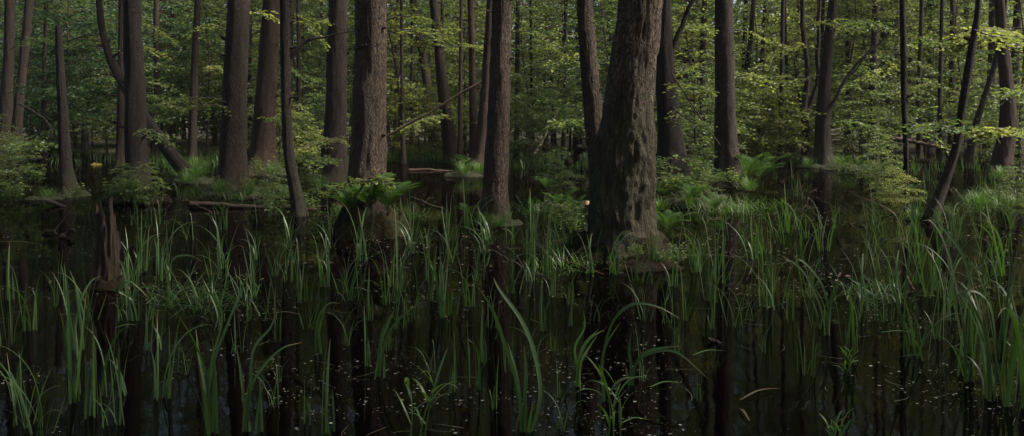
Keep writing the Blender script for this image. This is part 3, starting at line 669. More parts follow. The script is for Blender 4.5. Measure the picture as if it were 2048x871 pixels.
bough(T['x'], [(1925, 262), (1900, 256, -1), (1860, 250, -1.5), (1830, 262, -2)], 13.2, 16, mat='leaf_under', leaf=.07, width=.45)
bough(T['y'], [(2040, 270), (2010, 262, -9), (1980, 262, -10), (1955, 275, -10)], 24, 17, leaf=.065, width=.4)
bough(T['y'], [(2020, 70), (1985, 60, -8), (1950, 72, -9), (1915, 88, -9)], 24, 18, leaf=.08, width=.6)
bough(T['x'], [(1948, 60), (1975, 70), (2010, 78), (2045, 92)], 11.5, 19, leaf=.08, width=.5)
bough(T['p'], [(1178, 120), (1150, 112), (1120, 118), (1090, 130)], 16, 20, width=.5)
bough(T['o'], [(1012, 70), (1045, 62), (1080, 72), (1110, 90)], 17, 21, width=.55)
bough(T['a'], [(20, 100), (50, 82), (90, 78), (150, 90)], 27, 22, width=.9, mat='leaf_under')
bough(T['b'], [(40, 190), (70, 180), (100, 182), (130, 192)], 27, 23, width=.8, mat='leaf_shade')
bough(T['c'], [(244, 60), (290, 52), (320, 66), (345, 84)], 27, 24, width=.8, mat='leaf_yellow')
bough(T['r'], [(1345, 215), (1370, 235, -2), (1395, 250, -2.5), (1420, 262, -3)], 17, 25, width=.35, mat='leaf_under')
bough(T['r'], [(1340, 330), (1365, 318), (1390, 322), (1410, 335)], 15.5, 26, width=.35, mat='leaf_under')

for i, (tk, pts, Y, wd, m_) in enumerate([('h', [(575, 20), (600, 30), (632, 44), (660, 40)], 15, .5, 'leaf_yellow'), ('g', [(545, 130), (575, 138), (600, 150), (632, 160)], 24, .7, 'leaf_under'), ('f', [(480, 30), (510, 24), (535, 30), (565, 46)], 20, .6, 'leaf_yellow'),
        ('g', [(535, 240), (560, 236, -2), (590, 244, -3), (612, 255, -3)], 25, .6, 'leaf_under'), ('l', [(880, 110), (910, 96), (945, 92), (975, 100)], 31, .9, 'leaf_yellow'), ('k', [(840, 70), (800, 52), (770, 56), (740, 60)], 34, .9, 'leaf_yellow'),
        ('l', [(890, 230), (860, 236, -2), (830, 248, -3), (800, 268, -3)], 32, .9, 'leaf_yellow'), ('m', [(945, 150), (975, 140), (1010, 142), (1035, 150)], 31, .9, 'leaf_under'), ('ac', [(1036, 110), (1070, 100), (1110, 104), (1140, 116)], 33, 1.0, 'leaf_yellow'),
        ('ac', [(1034, 200), (1065, 192), (1095, 200), (1130, 215)], 33, 1.0, 'leaf_under'), ('r', [(1330, 60), (1365, 48), (1395, 54), (1430, 70)], 18, .6, 'leaf_yellow'), ('r', [(1334, 170), (1365, 172, -1), (1390, 178, -2), (1425, 190, -2)], 17, .45, 'leaf_yellow'),
        ('s', [(1465, 160), (1495, 150), (1525, 156), (1560, 172)], 22, .7, 'leaf_yellow'), ('ad', [(1404, 90), (1375, 80), (1350, 86), (1325, 96)], 29, .8, 'leaf_yellow'), ('u', [(1606, 60), (1640, 45), (1680, 52), (1720, 64)], 29, .9, 'leaf_yellow'),
        ('t', [(1660, 60), (1700, 44), (1745, 48), (1790, 60)], 27, .9, 'leaf_under'), ('v', [(1807, 90), (1840, 78), (1870, 84), (1900, 96)], 16.5, .6, 'leaf_under'), ('v', [(1808, 150), (1780, 140), (1750, 146), (1722, 160)], 16.5, .6, 'leaf_yellow'),
        ('w', [(1903, 180), (1870, 168), (1840, 174), (1806, 190)], 34, 1.0, 'leaf_yellow'), ('y', [(2012, 190), (2035, 184, -3), (2060, 190, -4), (2090, 200, -4)], 24, .8, 'leaf_under'), ('a', [(14, 190), (40, 176), (70, 178), (104, 190)], 27, .9, 'leaf_shade'),
        ('lean', [(228, 110), (265, 92), (300, 98), (335, 112)], 22, .7, 'leaf_yellow'), ('e', [(388, 150), (420, 136), (450, 140), (476, 152)], 29, .9, 'leaf_yellow'), ('d', [(270, 260), (300, 262, -.6), (325, 275, -1), (345, 290, -1)], 16.4, .4, 'leaf_under'),
        ('i', [(668, 330), (640, 318, -4), (612, 322, -5), (585, 332, -5)], 22, .4, 'leaf_under'), ('p', [(1192, 250), (1160, 240, 1), (1130, 244, 2), (1098, 256, 2)], 14, .4, 'leaf_under'), ('af', [(1482, 230), (1510, 222), (1545, 226), (1580, 240)], 31, 1.0, 'leaf_yellow'),
        ('t', [(1650, 250), (1690, 244), (1730, 250), (1765, 262)], 28, .9, 'leaf_under'), ('snag', [(128, 250), (105, 258), (80, 268), (55, 280)], 17.9, .35, 'leaf_under'), ('b', [(30, 300), (50, 290, -6), (80, 292, -8), (105, 300, -8)], 26, .5, 'leaf_under')]):
    bough(T[tk], pts, Y, 40 + i, leaf=.065 if Y < 20 else .085, width=wd, mat=m_, dens=1.2)

# ------------------------------------------------------------------ dead wood
for i in range(26):
    px, Y = [(R.uniform(1080, 1420), R.uniform(8.6, 11.5)), (R.uniform(380, 660), R.uniform(13.5, 17.5)), (R.uniform(1450, 2040), R.uniform(11, 20)), (R.uniform(560, 940), R.uniform(11.5, 20))][i % 4]
    a = R.uniform(-.7, .7) + (PI if R.random() < .5 else 0); L = R.uniform(.35, 1.1); up = R.uniform(-.02, .30); r0 = R.uniform(.006, .016); x = wx(px, Y)
    C = spline([(0, 0, -.02), (L * .5 * math.cos(a), L * .5 * math.sin(a), up * .4 + R.uniform(-.02, .05)), (L * math.cos(a), L * math.sin(a), up)], 14) + np.random.default_rng(i).normal(size=(14, 3)) * .006
    mb = MB(); tube(mb, C, np.linspace(r0, r0 * .35, 14), 6); k = 8; tube(mb, np.array([C[k], C[k] + [L * .1, .02, .06], C[k] + [L * .2, .03, .07]]), [r0 * .4, r0 * .3, r0 * .1], 5)
    o = add_obj('fallen_twig', mb.mesh('fallen_twig', M['twig' if i % 3 else 'oldlog']), None, (x, Y, 0)); tag(o, None, 'twig', 'fallen twigs among the reeds'); later(o, 'fallen dead twig', x, Y)
g = np.random.default_rng(5); n_ = 5200; Y_ = 8 + 21 * g.random(n_) ** 1.3; X_ = wx(1, 1) * 0 + (g.random(n_) * 2100 - 30 - 1024) / F * Y_
foot = [(t.location.x, t.location.y) for t in T.values()]
kp = np.array([mn.fractal(Vector((x * .55 + 9, y * .45, 2)), 1, 2, 3) + .55 * math.exp(-min((x - a) ** 2 + (y - b) ** 2 for a, b in foot) / .9) > .22 + .25 * r for x, y, r in zip(X_, Y_, g.random(n_))])
X_, Y_ = X_[kp], Y_[kp]; n_ = len(X_); mb = MB()
leaves(mb, np.stack([X_, Y_, .006 + .008 * g.random(n_)], 1), g.normal(size=(n_, 3)) * [1, 1, .05], g.normal(size=(n_, 3)) * .12 + [0, 0, 1], g.uniform(.02, .065, n_), g.uniform(.012, .04, n_), .1)
tag(add_obj('leaf_litter', mb.mesh('leaf_litter', M['litter'])), 'dead brown leaves and bark bits drifting round the trunk feet', 'leaf litter', kind='stuff')
def stick(name, label, cat, pts_px, Y, r0, r1, mat, k=9, seed=0, kink=.3, twigs=0):
    g = np.random.default_rng(seed)
    pts = [np.array(P(p[0], p[1], Y + (p[2] if len(p) > 2 else 0))) for p in pts_px]
    b = pts[0].copy(); C = spline([p - b for p in pts], 24); C[1:-1] += g.normal(size=(22, 3)) * r0 * kink
    mb = MB(); tube(mb, C, np.linspace(r0, r1, 24) * (1 + .04 * g.normal(size=24)), k)
    for q in range(twigs):
        i = int(g.integers(5, 20)); L = g.uniform(.15, .5); d = norm(g.normal(size=3) + np.array([0, 0, .4]))
        tube(mb, np.array([C[i], C[i] + d * L * .5, C[i] + d * L + g.normal(size=3) * .04]), [r0 * .4, r0 * .25, r0 * .08], 5)
    o = add_obj(name, mb.mesh(name, mat), None, tuple(b)); tag(o, label, cat); return o
stick('leaning_log', 'long bare orange-brown log leaning across behind the tilted trunks', 'log', [(755, 284), (800, 258), (862, 224), (920, 188), (968, 162)], 27, .042, .036, M['oldlog'], seed=1, kink=.15)
stick('fallen_log', 'fallen pole lying behind the crooked black tree', 'log', [(1775, 275), (1820, 283), (1865, 292), (1905, 302)], 32, .08, .06, M['oldlog'], seed=2, kink=.15)
stick('floating_log', 'pinkish log floating on the open pool left of the hummock', 'log', [(818, 341), (850, 340), (880, 342), (908, 343)], 27.5, .045, .03, M['oldlog'], seed=3, kink=.15)
stick('bare_branch', 'pale bare branch arching down at the left behind the snag', 'branch', [(38, 208), (70, 225), (95, 245), (104, 268)], 26, .03, .022, M['twig'], seed=4)
stick('bare_branch', 'pale bare stick standing slantwise left of the pale trunk', 'branch', [(1068, 308), (1080, 290), (1098, 258), (1117, 218)], 20, .03, .012, M['twig_pale'], seed=5)
stick('sunken_branch', 'dark kinked branch poking out of the water left of the rotten stump', 'branch', [(85, 462), (105, 462), (122, 472), (150, 476), (180, 486)], 12.0, .028, .012, M['wetwood'], seed=6, twigs=4)
stick('sunken_branch', 'thick dark stub rising from the water beside the kinked branch', 'branch', [(118, 482), (128, 470), (140, 462), (148, 458)], 11.6, .045, .02, M['wetwood'], seed=7)
stick('floating_log', 'grey weathered log end lying in the water by the snag', 'log', [(97, 404), (115, 410), (135, 418), (152, 427)], 15.8, .045, .035, M['wetwood'], seed=8, kink=.1)
stick('floating_log', 'long dark wet log lying in front of the broad brown left trunk', 'log', [(380, 409), (440, 411), (520, 416), (590, 413)], 15.5, .055, .04, M['wetwood'], seed=9, kink=.1)
stick('floating_log', 'shorter wet log behind the long one by the thin black trunk', 'log', [(490, 399), (530, 397), (570, 399), (640, 402)], 17.3, .06, .045, M['wetwood'], seed=10, kink=.1)
stick('dead_twig', 'dead brown twig standing crooked in the reeds right of the ferns', 'twig', [(1600, 425), (1614, 405), (1618, 388), (1636, 376)], 14.4, .018, .006, M['oldlog'], seed=11, twigs=3)
stick('dead_twig', 'dead brown twig slanting among the reeds at right', 'twig', [(1832, 588), (1822, 570), (1812, 552)], 8.0, .016, .01, M['oldlog'], seed=12)
stick('bare_branch', 'thin black twig sticking out at the right edge', 'branch', [(2055, 346), (2040, 338), (2028, 333), (2018, 328)], 17, .02, .01, M['bark_dark'], seed=13)
stick('bare_branch', 'slanting bare twig crossing in front of the trunk beside tall ferns', 'branch', [(1345, 150), (1372, 190), (1400, 235), (1440, 290)], 15.2, .018, .008, M['twig'], seed=14)
stick('dead_limb', 'dark dead limb slanting against the pale trunk', 'branch', [(1138, 328), (1160, 300), (1182, 280), (1202, 262)], 13.4, .07, .05, M['bark_dark'], seed=15)
stick('broken_wood', 'short broken orange wood lying at the far water edge', 'log', [(1566, 305), (1580, 300), (1590, 298), (1596, 292)], 34, .10, .07, M['deadwood'], seed=16)
stick('sunken_branch', 'dark bark scrap floating low in the right foreground', 'branch', [(1415, 676), (1435, 684), (1452, 690), (1470, 694)], 6.05, .016, .008, M['wetwood'], seed=17)
stick('dead_limb', 'thick dead limb lying at the left edge of the water', 'branch', [(30, 334), (60, 322), (85, 318), (112, 300)], 22, .06, .03, M['bark_dark'], seed=18, twigs=3)

# bracket fungus and yellow moss patch
mb = MB(); th = np.linspace(0, PI, 13)
V = [(0, 0, 0)] + [(.055 * math.cos(a), -.05 * math.sin(a), .02 * math.sin(a)) for a in th] + [(.05 * math.cos(a), -.045 * math.sin(a), -.03) for a in th]
mb.add(V, [[0, 1 + i, 2 + i] for i in range(12)]); mb.add(V, [[1 + i, 14 + i, 15 + i, 2 + i] for i in range(12)])
tag(add_obj('bracket_fungus', mb.mesh('bracket_fungus', M['fungus']), None, P(1170, 404, 12.2), 0, 1.15), 'pale orange bracket fungus at the left foot of the giant mossy trunk', 'fungus')
tag(add_obj('moss_cushion', mound_mesh('moss_cushion', .16, .12, .07, M['yellowmoss'], 5), None, (wx(192, 31), 31, .0), 0, 1.3), 'bright yellow moss cushion on the water behind the rotten stump', 'moss')

# rotten stump
def rotten():
    Y = 8.15; rows, ring = 90, 80; H = .74
    mb = MB(); V = np.zeros((rows, ring, 3))
    for i in range(rows):
        t = i / (rows - 1)
        for j in range(ring):
            th = j / ring * 2 * PI; c, s = math.cos(th), math.sin(th)
            r = .090 + .055 * math.exp(-t * 4.2)
            r *= 1 + .26 * mn.noise(Vector((c * 1.6, s * 1.6, t * 1.8))) + .30 * mn.noise(Vector((c * 5, s * 5, t * 2.2))) + .16 * mn.noise(Vector((c * 16, s * 16, t * 5)))
            top = H * (.60 + .30 * max(0, math.cos(th - 3.6)) ** .6 + .34 * max(0, math.cos((th - 5.6) * 2.2) if abs(th - 5.6) < .7 else 0) + .30 * abs(mn.noise(Vector((c * 3.2 + 4, s * 3.2, 1)))) + .22 * mn.noise(Vector((c * 9, s * 9, 2))))
            z = -.15 + t * (top + .15)
            V[i, j] = (r * c + .02 * math.sin(z * 4), r * s, z)
    Vf = V.reshape(-1, 3); a, b = np.meshgrid(np.arange(rows - 1), np.arange(ring), indexing='ij')
    p = (a * ring + b).ravel(); q = (a * ring + (b + 1) % ring).ravel()
    mb.add(Vf, np.stack([p, q, q + ring, p + ring], 1))
    inner = V[-1] * np.array([.55, .55, 1]) - np.array([0, 0, .16]); VV = np.concatenate([V[-1], inner, [[0, 0, .35]]])
    mb.add(VV, [[k, (k + 1) % ring, ring + (k + 1) % ring, ring + k] for k in range(ring)]); mb.add(VV, [[ring + k, ring + (k + 1) % ring, 2 * ring] for k in range(ring)])
    t = empty('rotten_stump', (wx(212, Y), Y, 0)); add_obj('stump', mb.mesh('stump', M['rot']), t)
    add_obj('root_mound', mound_mesh('root_mound', .24, .2, .10, M['peat'], 8), t)
    tag(t, 'jagged reddish rotten stump standing in the water at left', 'stump')
rotten()

# ------------------------------------------------------------------ blades: irises, grass, sedge
def blade(mb, base, L, az, phi0, k, w, n=12, twist=0.0, power=1.6, sink=.08):
    """ribbon folded along its midrib; bends over by k radians towards azimuth az"""
    s = np.linspace(0, 1, n + 1); ds = L / n
    phi = phi0 + k * s ** power
    d = np.stack([np.sin(phi) * math.cos(az), np.sin(phi) * math.sin(az), np.cos(phi)], 1)
    C = np.vstack([[0, 0, 0], np.cumsum(d[:-1] * ds, axis=0)]) + np.asarray(base) - np.array([0, 0, sink])
    ribbon(mb, C, w, twist + az)
def ribbon(mb, C, w, wa, face=None):
    n = len(C); s = np.linspace(0, 1, n)
    T_ = norm(np.gradient(C, axis=0))
    side = np.stack([-np.sin(wa) * np.ones(n), np.cos(wa) * np.ones(n), np.zeros(n)], 1)
    if face is not None: side = norm(np.cross(T_, np.asarray(face)[None, :]))
    side = norm(side - T_ * (side * T_).sum(1, keepdims=True)); nr = np.cross(side, T_)
    ww = w * (.55 + .45 * np.minimum(1, s * 4)) * np.clip((1 - s) * 2.6, .0, 1) ** .75 * .5
    ww[-1] = .0004
    A = C - side * ww[:, None] + nr * ww[:, None] * .3; B = C; D = C + side * ww[:, None] + nr * ww[:, None] * .3
    V = np.stack([A, B, D], 1).reshape(-1, 3)
    i = np.arange(n - 1) * 3
    Fq = np.concatenate([np.stack([i, i + 1, i + 4, i + 3], 1), np.stack([i + 1, i + 2, i + 5, i + 4], 1)])
    uv = np.stack([np.tile([0, .5, 1], n), np.repeat(s, 3)], 1)
    mb.add(V, Fq, uv)

def iris_mesh(seed, kind, n):
    g = random.Random(seed); mb = MB()
    for i in range(n):
        fan = (i / max(1, n - 1) - .5) * 2
        bx, by = g.gauss(0, .05), g.gauss(0, .045)
        L = g.uniform(.36, .98) * (1 - .22 * abs(fan))
        if kind == 'upright': az = g.uniform(0, 6.28); p0 = g.uniform(.0, .16); k = g.uniform(0, .35) if g.random() < .68 else g.uniform(.9, 2.2)
        elif kind == 'fan': az = 0 if fan > 0 else PI; az += g.gauss(0, .5); p0 = abs(fan) * .3; k = g.uniform(0, .45) if g.random() < .65 else g.uniform(1.0, 2.4)
        else: az = g.uniform(-.9, .9) + (0 if g.random() < .7 else PI); p0 = g.uniform(.02, .2); k = g.uniform(.9, 2.5) if g.random() < .55 else g.uniform(0, .4)
        w = g.uniform(.012, .022)
        blade(mb, (bx, by, 0), L, az, p0, k, w, n=13, twist=g.uniform(-.9, .9) if k < .8 else g.uniform(-.25, .25), power=g.uniform(1.6, 2.8) if g.random() < .8 else g.uniform(4, 8))
    return mb.mesh('iris_clump', M['iris'])
IRIS = {}
for kind, cnts in (('upright', (5, 8, 11, 7)), ('fan', (6, 8, 11, 7)), ('arching', (6, 8, 10, 7))):
    IRIS[kind] = [iris_mesh(900 + 17 * j + len(kind), kind, c) for j, c in enumerate(cnts)]
ILOOK = {'upright': ['sparse upright iris clump', 'upright iris clump', 'dense upright iris clump', 'small upright iris clump'], 'fan': ['narrow fan-shaped iris clump', 'fan-shaped iris clump', 'dense fan-shaped iris clump', 'loose fan-shaped iris clump'],
         'arching': ['sparse arching iris clump', 'arching iris clump', 'dense arching iris clump', 'small arching iris clump']}
iris_pos = []
def iris(px, py, kind, hpx=None, v=None, s=None, rz=None):
    Y = yd(py); x = wx(px, Y); v = R.randrange(4) if v is None else v
    s = (hpx / F * Y / .80) if hpx else (s or R.uniform(.75, 1.05))
    rz = R.uniform(-.5, .5) + (PI if R.random() < .5 else 0) if rz is None else rz
    o = add_obj('iris_clump', IRIS[kind][v], None, (x, Y, 0), rz, (s, s, s))
    tag(o, None, 'iris clump', 'yellow iris clumps growing in the water'); later(o, ILOOK[kind][v], x, Y); iris_pos.append((x, Y))
rr_, rl_ = 0.0, PI
# foreground and middle clumps set one by one (column, row of the foot, kind, height, variant, lean)
for a in [(325, 795, 'upright', 200, 1), (60, 850, 'fan', 240, 2), (30, 800, 'arching', 170, 0), (150, 800, 'upright', 270, 2), (150, 700, 'upright', 200, 1), (182, 830, 'upright', 200, 0), (240, 790, 'fan', 190, 0),
          (15, 690, 'upright', 170, 3), (60, 660, 'upright', 150, 1), (115, 610, 'upright', 140, 3), (20, 600, 'upright', 120, 0), (180, 640, 'fan', 160, 1), (250, 640, 'arching', 130, 1),
          (738, 732, 'upright', 125, 0), (905, 780, 'upright', 130, 0), (940, 772, 'upright', 165, 3), (967, 725, 'upright', 115, 0), (655, 868, 'upright', 190, 0), (700, 600, 'fan', 140, 2), (690, 585, 'fan', 140, 1),
          (600, 602, 'upright', 120, 2), (650, 572, 'upright', 115, 1), (780, 572, 'upright', 100, 0), (885, 632, 'upright', 170, 2), (875, 600, 'upright', 160, 1), (940, 612, 'upright', 120, 1), (1022, 585, 'fan', 130, 1), (960, 560, 'arching', 120, 1),
          (1290, 762, 'upright', 120, 0), (1110, 702, 'upright', 60, 3), (1470, 652, 'fan', 130, 2), (1532, 612, 'upright', 200, 2), (1425, 602, 'upright', 180, 2), (1392, 542, 'upright', 120, 1), (1442, 562, 'upright', 150, 2),
          (1640, 655, 'fan', 130, 2), (1980, 792, 'upright', 310, 1), (2038, 812, 'upright', 330, 1), (1940, 752, 'arching', 280, 1), (1900, 640, 'upright', 180, 1),
          (1770, 642, 'upright', 110, 3), (1230, 548, 'fan', 120, 2), (1180, 545, 'upright', 110, 1), (1270, 560, 'fan', 130, 1), (1310, 532, 'upright', 100, 2), (1395, 545, 'arching', 130, 2), (1060, 560, 'upright', 130, 2),
          (1100, 590, 'upright', 120, 0), (1145, 610, 'upright', 90, 3), (1140, 650, 'upright', 75, 0), (1375, 640, 'upright', 110, 0), (285, 540, 'upright', 130, 2), (330, 560, 'arching', 110, 1), (860, 560, 'arching', 110, 1),
          (780, 700, 'upright', 70, 3), (560, 680, 'upright', 90, 3), (500, 640, 'upright', 100, 0),
          (470, 705, 'fan', 120, 0), (560, 765, 'upright', 70, 3), (618, 655, 'fan', 110, 1), (822, 642, 'fan', 120, 0), (985, 655, 'arching', 120, 1), (1085, 662, 'upright', 110, 0), (1350, 705, 'upright', 90, 3), (1335, 645, 'arching', 120, 1), (1420, 655, 'upright', 100, 0), (1530, 705, 'upright', 60, 3), (1120, 795, 'upright', 80, 0), (1010, 742, 'upright', 110, 3), (1290, 642, 'fan', 120, 1), (1195, 642, 'arching', 110, 0), (540, 640, 'arching', 120, 1), (740, 640, 'upright', 110, 0), (1500, 640, 'arching', 120, 0), (1585, 640, 'upright', 110, 3), (1715, 640, 'fan', 120, 0), (1830, 690, 'arching', 120, 3),
          (85, 872, 'fan', 220, 1), (225, 850, 'arching', 200, 1), (545, 810, 'arching', 150, 0), (610, 845, 'upright', 110, 3), (372, 745, 'arching', 150, 0), (860, 745, 'arching', 120, 0), (1120, 860, 'arching', 130, 3), (985, 815, 'upright', 120, 0), (440, 660, 'fan', 130, 1), (1395, 800, 'upright', 70, 3), (1065, 720, 'arching', 110, 3), (800, 655, 'arching', 110, 1), (690, 690, 'arching', 110, 3)]:
    iris(*a)
def spaced(n, box, dens_kind, smin, smax, gap, avoid=()):
    c = 0; tries = 0
    while c < n and tries < n * 40:
        tries += 1
        # spread evenly over the water, not over the picture
        Y = R.uniform(yd(box[3]) ** .5, yd(box[2]) ** .5) ** 2; px = R.uniform(box[0], box[1]); x = wx(px, Y)
        if any((x - a) ** 2 + (Y - b) ** 2 < gap ** 2 for a, b in iris_pos): continue
        if any(abs(px - a[0]) < a[2] and abs(Y - a[1]) < a[3] for a in avoid): continue
        kind = R.choices(['upright', 'fan', 'arching'], dens_kind)[0]
        iris(px, HOR + CH * F / Y, kind, s=R.uniform(smin, smax)); c += 1
AV = [(1250, 9.9, 80, .8), (745, 11.4, 75, 1.1), (990, 13.1, 30, .5), (212, 8.15, 30, .35)]
spaced(46, (235, 1130, 445, 610), (3, 4, 7), .58, 1.02, .28, AV)
spaced(48, (1330, 2050, 435, 610), (3, 4, 7), .60, 1.04, .30, AV)
spaced(12, (1040, 1340, 500, 575), (4, 3, 3), .6, .9, .16, AV)
spaced(8, (300, 1800, 620, 760), (5, 2, 2), .45, .8, .5, AV)
spaced(7, (1700, 2050, 560, 760), (5, 3, 3), .7, 1.1, .25, AV)
spaced(16, (1500, 2050, 350, 420), (5, 3, 1), .6, .9, .3, AV)
spaced(8, (300, 640, 350, 410), (5, 3, 1), .5, .8, .4, AV)

# foreground clumps with single named leaves, drawn as curves through their real positions
def iris_curves(label, foot, curves, extra=4, h=.6, seed=0, mat='iris', w=.016, name='iris_clump', cat='iris clump'):
    Y = yd(foot[1]); x0 = wx(foot[0], Y); g = random.Random(seed); mb = MB()
    for c in curves:
        dy = g.uniform(-.05, .05)
        pts = [np.array([g.gauss(0, .012), 0, -.08])] + [np.array([wx(px, Y) - x0, dy * i, wz(py, Y)]) for i, (px, py) in enumerate(c)]
        C = spline(pts, 20); ribbon(mb, C, w * g.uniform(.8, 1.15), 0, (g.gauss(0, .45), -1, g.uniform(.3, 1.0)))
    for i in range(extra):
        blade(mb, (g.gauss(0, .03), g.gauss(0, .03), 0), h * g.uniform(.5, 1), g.uniform(0, 6.28), g.uniform(0, .15), g.uniform(0, .4), w * .9, twist=g.uniform(-1, 1), power=2)
    o = add_obj(name, mb.mesh(name, M[mat]), None, (x0, Y, 0)); tag(o, label, cat, 'yellow iris clumps growing in the water' if name == 'iris_clump' else None); iris_pos.append((x0, Y))
iris_curves('tall iris clump whose two leaves arch far left in the left foreground', (418, 868), [[(415, 760), (395, 680), (368, 622)], [(420, 740), (445, 640), (428, 590), (375, 565)], [(424, 740), (455, 640), (470, 590), (440, 545)], [(410, 790), (395, 720), (385, 660)]], 5, .55, 1)
iris_curves('iris clump with one leaf arching right to a fine tip in left foreground', (495, 862), [[(498, 790), (520, 740), (555, 705), (592, 697)], [(500, 780), (505, 700), (535, 660), (545, 630)], [(488, 800), (480, 740), (470, 690)]], 4, .45, 2)
iris_curves('iris clump with one leaf curling over right below the thin black trunk', (636, 705), [[(632, 670), (640, 630), (660, 603), (684, 600)], [(638, 670), (645, 640), (655, 610)]], 2, .28, 3)
iris_curves('iris clump leaning right with a long tapering leaf in the central foreground', (752, 752), [[(768, 690), (795, 640), (845, 598)], [(762, 690), (775, 650), (790, 615)], [(758, 700), (765, 660), (780, 630)]], 2, .25, 4)
iris_curves('big iris clump of two broad arching leaves in the centre foreground', (1045, 862), [[(1035, 770), (1010, 690), (985, 620), (955, 575)], [(1080, 800), (1072, 720), (1045, 650), (1000, 590), (985, 565)], [(1040, 800), (1030, 740), (1015, 690)], [(1050, 800), (1052, 740), (1048, 690)]], 3, .4, 5, w=.018)
iris_curves('low yellow-green iris fan curving right in the centre foreground', (1156, 772), [[(1160, 720), (1180, 680), (1212, 662)], [(1158, 720), (1172, 685), (1198, 660)], [(1154, 730), (1150, 690), (1168, 650), (1165, 615)], [(1160, 730), (1175, 700), (1196, 672)]], 1, .2, 6, mat='grass')
iris_curves('iris clump with one great leaf arching right over the dark water', (1203, 802), [[(1205, 720), (1225, 640), (1262, 605), (1310, 607), (1355, 630)], [(1204, 740), (1210, 690), (1240, 640)]], 1, .25, 7, w=.018)
iris_curves('iris clump with two long leaves arching right, right of the centre foreground', (1262, 770), [[(1270, 730), (1300, 702), (1350, 698), (1410, 748)], [(1268, 735), (1290, 702), (1320, 690), (1355, 684)], [(1262, 730), (1258, 700), (1262, 660)]], 2, .3, 8)
iris_curves('iris clump with two leaves arching left and two right, in right foreground', (1658, 668), [[(1640, 610), (1605, 540), (1560, 508)], [(1655, 610), (1640, 560), (1600, 518), (1580, 540)], [(1662, 610), (1672, 560), (1650, 520)], [(1655, 620), (1675, 560), (1690, 600)]], 3, .4, 9)
iris_curves('tall iris clump with leaves arching left at the right edge', (1935, 762), [[(1925, 640), (1895, 500), (1868, 445), (1850, 440)], [(1945, 640), (1935, 520), (1890, 450), (1878, 440)], [(1940, 660), (1960, 560), (1955, 480)]], 6, .75, 10, w=.018)
iris_curves('tall iris clump with a looping broad leaf at the right edge', (1985, 800), [[(1975, 690), (1945, 610), (1925, 585), (1968, 565)], [(1990, 680), (1975, 600), (1930, 583), (1890, 640)], [(2000, 680), (2010, 560), (2000, 480)]], 5, .7, 11)
iris_curves('iris clump with one leaf drooping right by the left grass mat', (278, 640), [[(270, 590), (300, 572), (350, 605)], [(265, 600), (240, 580), (262, 560), (300, 590)]], 3, .35, 12)
iris_curves('iris clump with hooked pale leaf behind the left grass mat', (338, 610), [[(336, 560), (350, 515), (385, 508), (412, 520)]], 3, .35, 13)

# sedge tufts, grass mats
def sedge_mesh(seed, n, L, spread, w=.006, arch=1.6):
    g = random.Random(seed); mb = MB()
    for i in range(n):
        a = g.uniform(0, 6.28); r = abs(g.gauss(0, spread))
        blade(mb, (r * math.cos(a), r * math.sin(a), 0), L * g.uniform(.5, 1.1), a + g.gauss(0, .5), g.uniform(.05, .4), g.uniform(.4, arch), w * g.uniform(.7, 1.3), n=6, twist=g.gauss(0, .3), sink=.02)
    return mb.mesh('sedge_tuft', M['grass'])
SED = [sedge_mesh(40 + k, 150, .36, .10) for k in range(3)]
SED2 = sedge_mesh(77, 90, .30, .06)
for i, (px, Y, s, z) in enumerate([(100, 17.4, .8, 0), (400, 22.5, 1.3, .1), (378, 21.5, 1.1, .05), (355, 25, 1.0, 0), (395, 30, 1.3, 0), (930, 24.4, 1.1, .1), (960, 24.8, 1.3, .1), (975, 25.5, 1.0, .05), (912, 31, 1.2, 0), (440, 17.8, .9, .1), (500, 18, .8, .05), (545, 24, 1.0, .1),
                              (1000, 12.6, .55, .05), (965, 12.9, .6, .05), (1380, 15.4, .9, .05), (1320, 14.8, .8, .05), (1400, 18.5, .9, 0), (1500, 19, 1.0, .05), (1835, 13.6, .8, 0), (1680, 28.5, 1.3, .1), (1618, 29, 1.2, .05), (1725, 30, 1.3, 0), (2005, 23, 1.2, .05),
                              (2035, 16, .9, 0), (1960, 16.5, .8, 0), (690, 13, .8, .1), (280, 15.9, .9, .1), (1190, 11.2, .6, .05), (1300, 10.6, .5, .05), (640, 20.5, 1.0, 0), (580, 17.5, .9, 0), (245, 8.3, .4, .02)]):
    o = add_obj('sedge_tuft', SED[i % 3], None, (wx(px, Y), Y, z), R.uniform(0, 6.28), s); tag(o, None, 'sedge tuft', 'sedge tufts on the hummocks'); later(o, 'grassy sedge tuft', wx(px, Y), Y)

def mat_of_grass(label, px0, px1, py0, py1, n, seed, hmin=.08, hmax=.3):
    g = random.Random(seed); Yc = yd((py0 + py1) / 2); xc = wx((px0 + px1) / 2, Yc); mb = MB()
    for i in range(n):
        u = g.gauss(0, .36); v = g.gauss(0, .36)
        if abs(u) > 1 or abs(v) > 1: continue
        Y = yd((py0 + py1) / 2 + v * (py1 - py0) / 2); x = wx((px0 + px1) / 2 + u * (px1 - px0) / 2, Y)
        blade(mb, (x - xc, Y - Yc, 0), g.uniform(hmin, hmax), g.uniform(0, 6.28), g.uniform(.4, 1.5), g.uniform(0, 1.2), g.uniform(.004, .009), n=6, twist=g.gauss(0, .4), sink=.01)
    o = add_obj('grass_mat', mb.mesh('grass_mat', M['iris' if n < 200 else 'grass']), None, (xc, Yc, 0)); tag(o, label, 'grass mat', kind='stuff')
mat_of_grass('bright low grass mat floating right of the rotten stump', 250, 580, 560, 650, 190, 1, .12, .42)
mat_of_grass('low grass mat among reeds in the right middle distance', 1650, 1860, 560, 625, 150, 2, .12, .38)
mat_of_grass('tangled low grass at the foot of the giant mossy trunk', 1050, 1220, 490, 555, 260, 3)
mat_of_grass('green grass bed in front of the rusty right-hand trunk', 1900, 2060, 375, 425, 420, 4, .12, .4)
